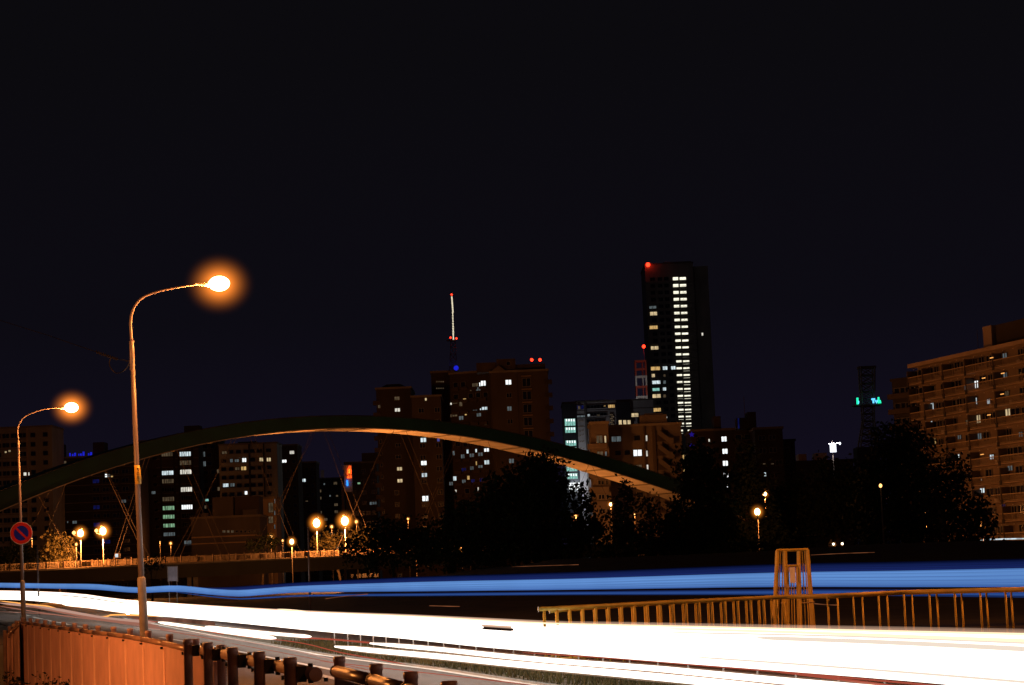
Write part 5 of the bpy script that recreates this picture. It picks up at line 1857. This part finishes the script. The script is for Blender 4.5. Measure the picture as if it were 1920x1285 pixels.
# local: x along facade to the right/near, -y is towards fn
sgn_y = -1 if (Matrix.Rotation(-yaw, 3, 'Z') @ fn).y < 0 else 1
def fu(px, py=800):
    r = ray(px, py)
    k = (PL - EYE).dot(fn) / r.dot(fn)
    return (EYE + r * k - PL).dot(fd)
Lf = fu(2060)
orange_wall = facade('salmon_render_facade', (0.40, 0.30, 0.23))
shaded_wall = facade('shaded_back_wall', (0.22, 0.165, 0.13))  # darker copy of the facade colour, standing for shade inside the balconies
part('wall', MB().box(0, Lf, 0, 12 , -1, H - 0.6), shaded_wall, ab)
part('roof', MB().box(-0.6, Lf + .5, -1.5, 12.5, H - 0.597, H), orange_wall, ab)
fl = 2.86
bays = [fu(x) for x in (1722.5, 1751, 1789, 1832, 1886, 1950, 2035)]
LITW = {(1, 3): ('bright', 'door'), (1, 2.6): ('dimcool', 'win'), (2, 3): ('cool', 'slim'), (2, 3.4): ('dimcool', 'win'), (2, 1.5): ('green', 'win'), (2, 1): ('dimcool', 'slim'),
        (3, 3): ('warm', 'door'), (0, 4.2): ('dimcool', 'door'), (1, 4.2): ('dimcool', 'door'), (2, 4.2): ('dim', 'door'), (3, 4.2): ('warm', 'door'), (3, 1): ('dimcool', 'slim'),
        (4, 3): ('dimcool', 'door'), (5, 3.4): ('dimcool', 'win'), (6, 3.3): ('warm', 'slim'), (7, 3.1): ('cool', 'slim'), (3, 2.7): ('dim', 'win')}
litpx = [(1832, 721, 'bright', 7, 13), (1813, 727, 'dimcool', 7, 8), (1832, 752, 'cool', 2, 12), (1855, 753, 'cool', 6, 9), (1782, 757, 'green', 6, 9), (1749, 762, 'cool', 5, 12), (1836, 786, 'warm', 7, 15),
         (1885, 667, 'dimcool', 7, 8), (1886, 704, 'dimcool', 7, 10), (1889, 738, 'dim', 7, 9), (1891, 774, 'warm', 8, 13), (1748, 794, 'cool', 3, 8), (1838, 819, 'dimcool', 7, 12), (1816, 792, 'dim', 7, 8),
         (1752, 828, 'yellow', 8, 10), (1861, 857, 'cool', 7, 9), (1895, 878, 'dimcool', 8, 9), (1799, 855, 'cool', 3, 6), (1843, 920, 'cool', 8, 9), (1883, 950, 'dimblue', 6, 8), (1915, 815, 'dimcool', 6, 9), (1800, 820, 'dimcool', 6, 7), (1840, 900, 'white', 4, 4)]
usedw = []
def fz(px, py):
    r = ray(px, py)
    k = (PL - EYE).dot(fn) / r.dot(fn)
    p = EYE + r * k
    return (p - PL).dot(fd), p.z
for x, y, k, w, h in litpx:
    u_, z_ = fz(x, y)
    sc_ = fz(x + 1, y)[0] - fz(x, y)[0]
    w *= 1.25
    f = link('window', frame_mesh(w * sc_ * 0.9, h * 330 / F, 1 if w > 4 else 0), ab, (u_, 0, z_))
    link('pane', pane_mesh(w * sc_ * 0.9, h * 330 / F, k), f)
    usedw.append((u_, z_, w * sc_ * 0.9, h * 330 / F))
rail_cache = {}
nfl = 11
z = H - 1.0
for i in range(nfl):
    zt = H - 0.62 - i * fl          # ceiling line of the storey
    zf = zt - fl + 0.02
    part('floor_slab', MB().box(-0.5, Lf, -1.5, -0.003, zf + 0.04, zf + 0.19), orange_wall, ab)
    for j in range(len(bays) - 1):
        a, c = bays[j], bays[j + 1]
        w = c - a
        key = round(w, 2)
        step = 0.22 if (j >= 4 or (j == 3)) else 0.0
        if key not in rail_cache:
            bb = MB()
            n = int(w / 0.30)
            for q in range(n):
                x_ = 0.15 + (w - 0.3) * q / (n - 1)
                bb.box(x_ - .03, x_ + .03, -1.44, -1.40, 0.24, 1.22)
            bb.box(0.02, w - 0.02, -1.47, -1.38, 1.20, 1.32).box(0.02, w - .02, -1.45, -1.39, 0.30, 0.35)
            rail_cache[key] = bb.mesh('balcony_railing', M['rail'])
            bd = MB().box(-0.14, 0.14, -1.52, -0.003, 0.20, 2.35)
            rail_cache['p'] = bd.mesh('balcony_partition', FAC['darkbrown'])
            rail_cache['d'] = MB().box(-0.28, 0.28, -1.62, -1.5, -0.55, 0.12).mesh('drain_box', FAC['black'])
            rail_cache['lo'] = MB().box(-0.02, 0.02, -0.9, -0.75, 0, 0.15).mesh('ceiling_hook', M['steelwhite'])
        link('balcony_railing', rail_cache[key], ab, (a, 0, zf))
        link('balcony_partition', rail_cache['p'], ab, (a, 0, zf))
        link('drain_box', rail_cache['d'], ab, (a + 0.1, 0, zf + .35))
        for q in range(3):
            link('ceiling_hook', rail_cache['lo'], ab, (a + w * (0.2 + 0.3 * q), 0, zf + 2.45))
        if RNG.random() < 0.45:
            if 'ac' not in rail_cache:
                rail_cache['ac'] = MB().box(-0.4, 0.4, -0.5, -0.15, 0.2, 0.8).mesh('air_conditioner', M['steelwhite'])
                rail_cache['cl'] = MB().box(-0.5, 0.5, -1.2, -1.17, 0.9, 1.9).mesh('hanging_laundry', M['signwhite'])
            link('air_conditioner', rail_cache['ac'], ab, (a + w * RNG.uniform(.2, .8), 0, zf))
        # two window doors and a slim window in each flat
        for fx, ww, hh, zz_ in ((0.10, 1.4, 1.9, 1.38), (0.33, 2.2, 1.3, 1.72), (0.60, 1.5, 1.9, 1.38), (0.82, 1.9, 1.3, 1.72)):
            ww = ww * w / 9.0 * RNG.uniform(0.75, 1.15)
            u_ = a + fx * w
            zc = zf + zz_
            if any(abs(u_ - q[0]) < (ww + q[2]) / 2 + .2 and abs(zc - q[1]) < (hh + q[3]) / 2 for q in usedw):
                continue
            if RNG.random() < 0.16:
                continue
            f = link('window', frame_mesh(ww, hh, 1 if ww > 1.2 else 0), ab, (u_, 0, zc))
            link('pane', pane_mesh(ww, hh, 'glass'), f)
for x, y in ((1876, 671), (1861, 709), (1897, 700), (1896, 739), (1871, 778), (1858, 852)):
    u_, z_ = fz(x, y)
    part('rail_highlight', MB().box(u_ - .45, u_ + .45, -1.56, -1.48, z_ - .06, z_ + .06), M['trail_orange'], ab)  # glowing strip imitating an orange highlight on the balcony rail
# rooftop huts
for x0, x1, yt, m_ in ((1822, 1838, 616, orange_wall), (1838.5, 1900, 616, FAC['darkbrown']), (1902, 1960, 600, orange_wall)):
    zt = at(x0, yt, 330).z
    a, c = fu(x0), fu(x1)
    part('roof_hut', MB().box(a, c, 3 if m_ is orange_wall else 3.6, 9, H + .003, zt), m_, ab)
part('antenna', MB().tube([(fu(1801), 4, H), (fu(1801), 4, H + 4)], 0.04, 5), M['steeldark'], ab)

# ------------------------------------------------------------------ trees
DENS = 2.2
def crown_mesh(lobes, d, n_per, leaf, seed, thick=0.8):
    """leaf-sized faces gathered in clumps inside overlapping lobes given by their outline in the view; real depth"""
    rs = np.random.RandomState(seed)
    V = []
    for (cx, cy, rx, ry) in lobes:
        c = at(cx, cy, d)
        a, h = rx * d / F, ry * d / F
        area = math.pi * a * h
        n = int(area * n_per * DENS)
        nc = max(6, int(n / 16))
        cc = rs.normal(size=(nc, 3))
        cc /= np.linalg.norm(cc, axis=1)[:, None]
        cc *= (rs.rand(nc, 1) ** 0.42) * (1 + 0.32 * rs.rand(nc, 1) ** 3)
        cc *= np.array([a, a * thick, h])
        cl = np.repeat(cc, 16, axis=0)
        pos = cl + rs.normal(size=cl.shape) * leaf * np.array([1.5, 1.5, 2.1])
        pos += np.array([c.x, c.y, c.z])
        V.append(pos)
    P = np.concatenate(V)
    n = len(P)
    A = rs.normal(size=(n, 3)); A /= np.linalg.norm(A, axis=1)[:, None]
    Bv = rs.normal(size=(n, 3)); Bv -= (Bv * A).sum(1)[:, None] * A; Bv /= np.linalg.norm(Bv, axis=1)[:, None]
    s = leaf * (0.6 + 0.8 * rs.rand(n, 1))
    vs = np.stack([P - A * s, P + Bv * s * 0.55, P + A * s, P - Bv * s * 0.55], axis=1).reshape(-1, 3)
    fs = np.arange(4 * n).reshape(-1, 4)
    return vs, fs


def tree(label, lobes, d, trunk, n_per=42, leaf=0.22, m='leaf_dark', seed=1, base=0.0, name='broadleaf_tree', group='dark trees along the river bank'):
    tx = trunk[0]
    g = at(tx, trunk[1], d)
    g.z = base
    t = thing(name, label, 'tree', g, group=group)
    vs, fs = crown_mesh(lobes, d, n_per, leaf, seed)
    vs = vs[vs[:, 2] > base + 0.1] if False else vs
    vs = vs - np.array([g.x, g.y, g.z])
    me = bpy.data.meshes.new('crown')
    me.from_pydata(vs.tolist(), [], fs.tolist())
    me.materials.append(M[m])
    link('crown', me, t, kind='stuff')
    top = at(lobes[0][0], lobes[0][1] - lobes[0][3] * 0.5, d) - g
    hh = top.z
    part('trunk', MB().tube([(0, 0, -0.3), (top.x * .2, 0, hh * .3), (top.x * .6, 0, hh * .65), tuple(top)], [0.03 * hh, 0.024 * hh, 0.014 * hh, 0.03], 8), M['bark'], t, smooth=True)
    rs = random.Random(seed)
    for k, (cx, cy, rx, ry) in enumerate(lobes[:6]):
        e = at(cx, cy, d) - g
        s0 = Vector((top.x * .3, 0, hh * rs.uniform(.25, .45)))
        mid = s0.lerp(e, .5) + Vector((0, rs.uniform(-.4, .4), .2))
        part('limb', MB().tube([s0, mid, e + Vector((0, rs.uniform(-.8, .8), 0))], [0.010 * hh, 0.007 * hh, 0.02], 6), M['bark'], t, smooth=True)
    return t


tree('big dark central tree with ragged top, in front of the brown tower', [(1012, 895, 42, 42), (985, 920, 55, 50), (1050, 925, 40, 45), (940, 940, 45, 45), (1000, 980, 80, 50), (900, 985, 50, 45), (1075, 985, 45, 45), (1040, 1020, 70, 35), (930, 1020, 80, 35), (1110, 1000, 28, 40), (1100, 935, 14, 22), (1030, 868, 16, 14)], 175, (1005, 1060), 46, 0.20, seed=3, base=1.0)
tree('pointed dark poplar between the big tree and the arch end', [(1171, 960, 26, 45), (1171, 925, 10, 22), (1160, 1005, 30, 35), (1190, 1010, 28, 35)], 170, (1172, 1060), 46, 0.16, seed=4, base=1.2, name='poplar_tree')
tree('smaller pointed tree just right of the first poplar', [(1222, 980, 20, 38), (1224, 952, 7, 18), (1235, 1015, 35, 32)], 172, (1224, 1060), 46, 0.16, seed=5, base=1.2, name='poplar_tree')
tree('tall black tree covering the arch end, left of the stair windows', [(1306, 870, 34, 45), (1320, 920, 48, 55), (1300, 980, 52, 55), (1268, 1000, 25, 45), (1345, 1000, 40, 50), (1290, 1025, 60, 30)], 178, (1308, 1060), 50, 0.2, seed=6, base=1.0)
tree('tall black tree right of the stair windows', [(1400, 880, 30, 50), (1405, 940, 45, 50), (1400, 1000, 65, 45), (1360, 985, 25, 50), (1440, 1010, 50, 35)], 200, (1402, 1060), 34, 0.2, seed=7, base=0.9)
tree('broad dark tree behind the tall single lamp', [(1500, 935, 45, 45), (1470, 975, 45, 45), (1518, 968, 48, 42), (1465, 1020, 50, 28)], 210, (1500, 1060), 40, 0.2, seed=8, base=0.9)
tree('mid-height dark tree below the floodlit billboard', [(1560, 905, 38, 42), (1590, 930, 42, 55), (1545, 960, 45, 45), (1598, 966, 60, 36)], 205, (1575, 1060), 44, 0.2, seed=9, base=0.9)
tree('tall dark tree left of the orange apartment block', [(1665, 850, 32, 48), (1700, 840, 36, 45), (1690, 900, 62, 60), (1650, 940, 55, 60), (1720, 960, 60, 60), (1680, 1000, 80, 35)], 185, (1685, 1060), 48, 0.2, seed=10, base=1.0)
tree('ragged dark tree with leaves showing against the orange balconies', [(1740, 870, 30, 50), (1785, 890, 26, 42), (1800, 900, 18, 34), (1770, 940, 60, 55), (1810, 960, 45, 45), (1835, 965, 26, 35), (1790, 1000, 70, 30), (1850, 985, 16, 25)], 165, (1778, 1060), 30, 0.17, seed=11, base=1.2)
tree('dark tree left of the central one, above the lit undergrowth', [(858, 975, 26, 42), (852, 1010, 38, 38), (820, 1015, 35, 30)], 180, (852, 1060), 42, 0.18, seed=12, base=1.0)
tree('low spreading dark tree right of the bridge end', [(720, 1010, 50, 35), (765, 1005, 40, 35), (690, 1030, 45, 28), (800, 1030, 40, 28)], 190, (740, 1070), 38, 0.18, seed=13, base=1.0)
tree('round tree glowing yellow beside the two bright lamps at far left', [(104, 1022, 18, 16), (112, 1030, 24, 24), (97, 1044, 18, 18), (128, 1044, 16, 20), (110, 1052, 28, 14)], 334, (112, 1072), 30, 0.26, 'leaf', seed=14, base=0.0, group=None)
tree('small dark bush breaking the line of the bridge railing near the near lamp', [(283, 1060, 15, 11), (300, 1052, 12, 9)], 240, (285, 1080), 42, 0.16, seed=15, base=0.0, name='bush', group=None)
tree('leafy bush glowing yellow right of the single bright bridge lamp', [(615, 1016, 34, 12), (680, 1012, 24, 20)], 372, (640, 1060), 26, 0.26, 'leaf', seed=16, base=0.0, name='bush', group=None)
tree('shadowy bush at the foot of the low shed', [(500, 1018, 26, 12), (470, 1022, 14, 8)], 385, (490, 1060), 30, 0.24, seed=17, base=0.0, name='bush', group=None)
tree('dark hedge tree at the far left behind the sign', [(20, 1045, 40, 22), (60, 1050, 25, 18)], 380, (30, 1080), 30, 0.28, seed=18, base=0.0, name='bush', group=None)

# undergrowth along the crest of the bank
rs = np.random.RandomState(30)
lob = [(x, 1047 - 0.018 * (x - 960) + 6 * math.sin(x * .03), 26, 17) for x in range(700, 1880, 26) if not 1520 < x < 1625]
vs, fs = crown_mesh(lob, 168, 34, 0.16, 31, 0.5)
me = bpy.data.meshes.new('undergrowth'); me.from_pydata(vs.tolist(), [], fs.tolist()); me.materials.append(M['leaf_dark'])
link('undergrowth', me, kind='stuff')
# dark bush in the bottom left corner before the fence
lob = [(20, 1282, 30, 16), (60, 1284, 34, 14), (100, 1290, 30, 12), (-10, 1290, 30, 24)]
vs, fs = crown_mesh(lob, 26, 900, 0.022, 32, 0.6)
me = bpy.data.meshes.new('corner_bush'); me.from_pydata(vs.tolist(), [], fs.tolist()); me.materials.append(M['leaf'])
o = link('corner_bush', me); o['label'] = 'low leafy bush in the bottom left corner before the panel fence'; o['category'] = 'bush'

# ------------------------------------------------------------------ remaining street things
def pole(label, name, px, y0, d, y1, r, m, cat='post'):
    a = at(px[0], y0, d); c = at(px[1], y1, d)
    g = Vector((c.x, c.y, 0))
    t = thing(name, label, cat, g)
    part('shaft', MB().tube([(0, 0, -0.02), a - g], r, 10), m, t, smooth=True)
    part('foot_plate', MB().box(-.12, .12, -.12, .12, 0, .015), m, t)
    part('top_cap', MB().tube([a - g, a - g + Vector((0, 0, .03))], r * 1.15, 10), m, t)
    return t


pole('thin bare pole standing right of the single bright lamp, foot at the white band', 'thin_pole', (578, 581.5), 990, 104, 1147, 0.05, M['lamp_metal'])
pole('thin dark pole at far left behind the sign, before the bridge railing', 'thin_pole', (70, 72.5), 1026, 150, 1093, 0.06, M['lamp_metal'])
pole('faint thin pole under the tall single lamp', 'thin_pole', (1420, 1421), 966, 189, 1045, 0.06, M['lamp_metal'])
p = at(324, 1080, 120)
t = thing('information_board', 'small bluish information board on two legs under the footbridge', 'sign', (p.x, p.y, 0))
q = lambda x, y: at(x, y, 120) - Vector((p.x, p.y, 0))
a, c = q(316, 1090), q(332, 1063)
part('board_face', MB().box(a.x, c.x, -.03, 0, a.z, c.z), mat('bluish_board', (0.35, 0.37, 0.5), 0.3, var=0.6, scale=1.2), t)
part('board_frame', MB().box(a.x - .05, a.x - .002, -.05, .03, a.z - .05, c.z + .05).box(c.x + .002, c.x + .05, -.05, .03, a.z - .05, c.z + .05).box(a.x, c.x, -.05, .03, c.z + .002, c.z + .05), M['lamp_metal'], t)
for x_ in (a.x + .03, c.x - .03):
    part('leg', MB().tube([(x_, .04, 0), (x_, .04, a.z)], 0.03, 6), M['lamp_metal'], t)

# white box on the bridge railing
p = at(220.5, 1042, deck_d(220) - 3)
t = thing('white_cabinet', 'small white lit box standing at the bridge railing, left of the near lamp', 'cabinet', (p.x, p.y, deck_z(220)))
part('cabinet_body', MB().box(-.42, .42, -.2, .2, 1.15, 1.85), M['signwhite'], t)
part('cabinet_leg', MB().box(-.05, .05, -.05, .05, 0, 1.149), M['steeldark'], t)
part('cabinet_screen', MB().box(-.33, .1, -.215, -.201, 1.25, 1.75), LIT['cool'], t)

# far car with its headlamps on
p = at(1571, 1020, 330)
t = thing('parked_car', 'distant dark car with both headlamps shining, under the trees at right', 'car', (p.x, p.y, p.z - 0.65))
b = MB()
prof = [(0.9, 0.25), (0.93, 0.55), (0.86, 0.85), (0.72, 0.92), (0.60, 1.38), (0.5, 1.42)]
sec = [(-2.0, 0.75), (-1.2, 1.0), (0.2, 1.0), (1.2, 0.95), (2.0, 0.85)]
b.box(-.86, .86, 0, 4.1, .28, .86).quadbox([(-.8, .9, .862), (.8, .9, .862), (.8, 3.7, .862), (-.8, 3.7, .862), (-.62, 1.6, 1.42), (.62, 1.6, 1.42), (.62, 3.2, 1.42), (-.62, 3.2, 1.42)])
part('car_body', b, M['car'], t)
part('windscreen', MB().quadbox([(-.70, .96, .9), (.70, .96, .9), (.70, 1.0, .9), (-.70, 1.0, .9), (-.56, 1.54, 1.38), (.56, 1.54, 1.38), (.56, 1.57, 1.38), (-.56, 1.57, 1.38)]), M['glass'], t)
for x_ in (-.68, .68):
    part('headlight', MB().tube([(x_, -.05, .64), (x_, 0.02, .64)], [0.2, 0.2], 14), M['headlamp'], t)
    for y_ in (.8, 3.3):
        part('wheel', MB().tube([(x_ - .1, y_, .3), (x_ + .12, y_, .3)], 0.3, 14), M['rubber'], t)
single('car_park_slab', MB().box(-6, 6, -2, 8, p.z - 1.05, p.z - 0.655), M['asphalt'], 'raised asphalt patch the distant car stands on', 'pavement', None, False, (p.x, p.y, 0))
# light streaks on the street below the apartment block
streak_pts = [(1838, 1012.5), (1880, 1011), (1985, 1009)]
P = [at(x, y, 225) for x, y in streak_pts]
single('light_streak', MB().tube([q - P[0] for q in P], 0.07, 8), LIT['cool'], 'pale streak on the street at the foot of the orange apartment block', 'light streak', None, True, P[0])
P = [at(x, y, 225) for x, y in [(1850, 1017.5), (1985, 1014)]]
single('light_streak', MB().tube([q - P[0] for q in P], 0.06, 8), M['trail_red'], 'red streak on the street under the pale one, right edge', 'light streak', None, True, P[0])
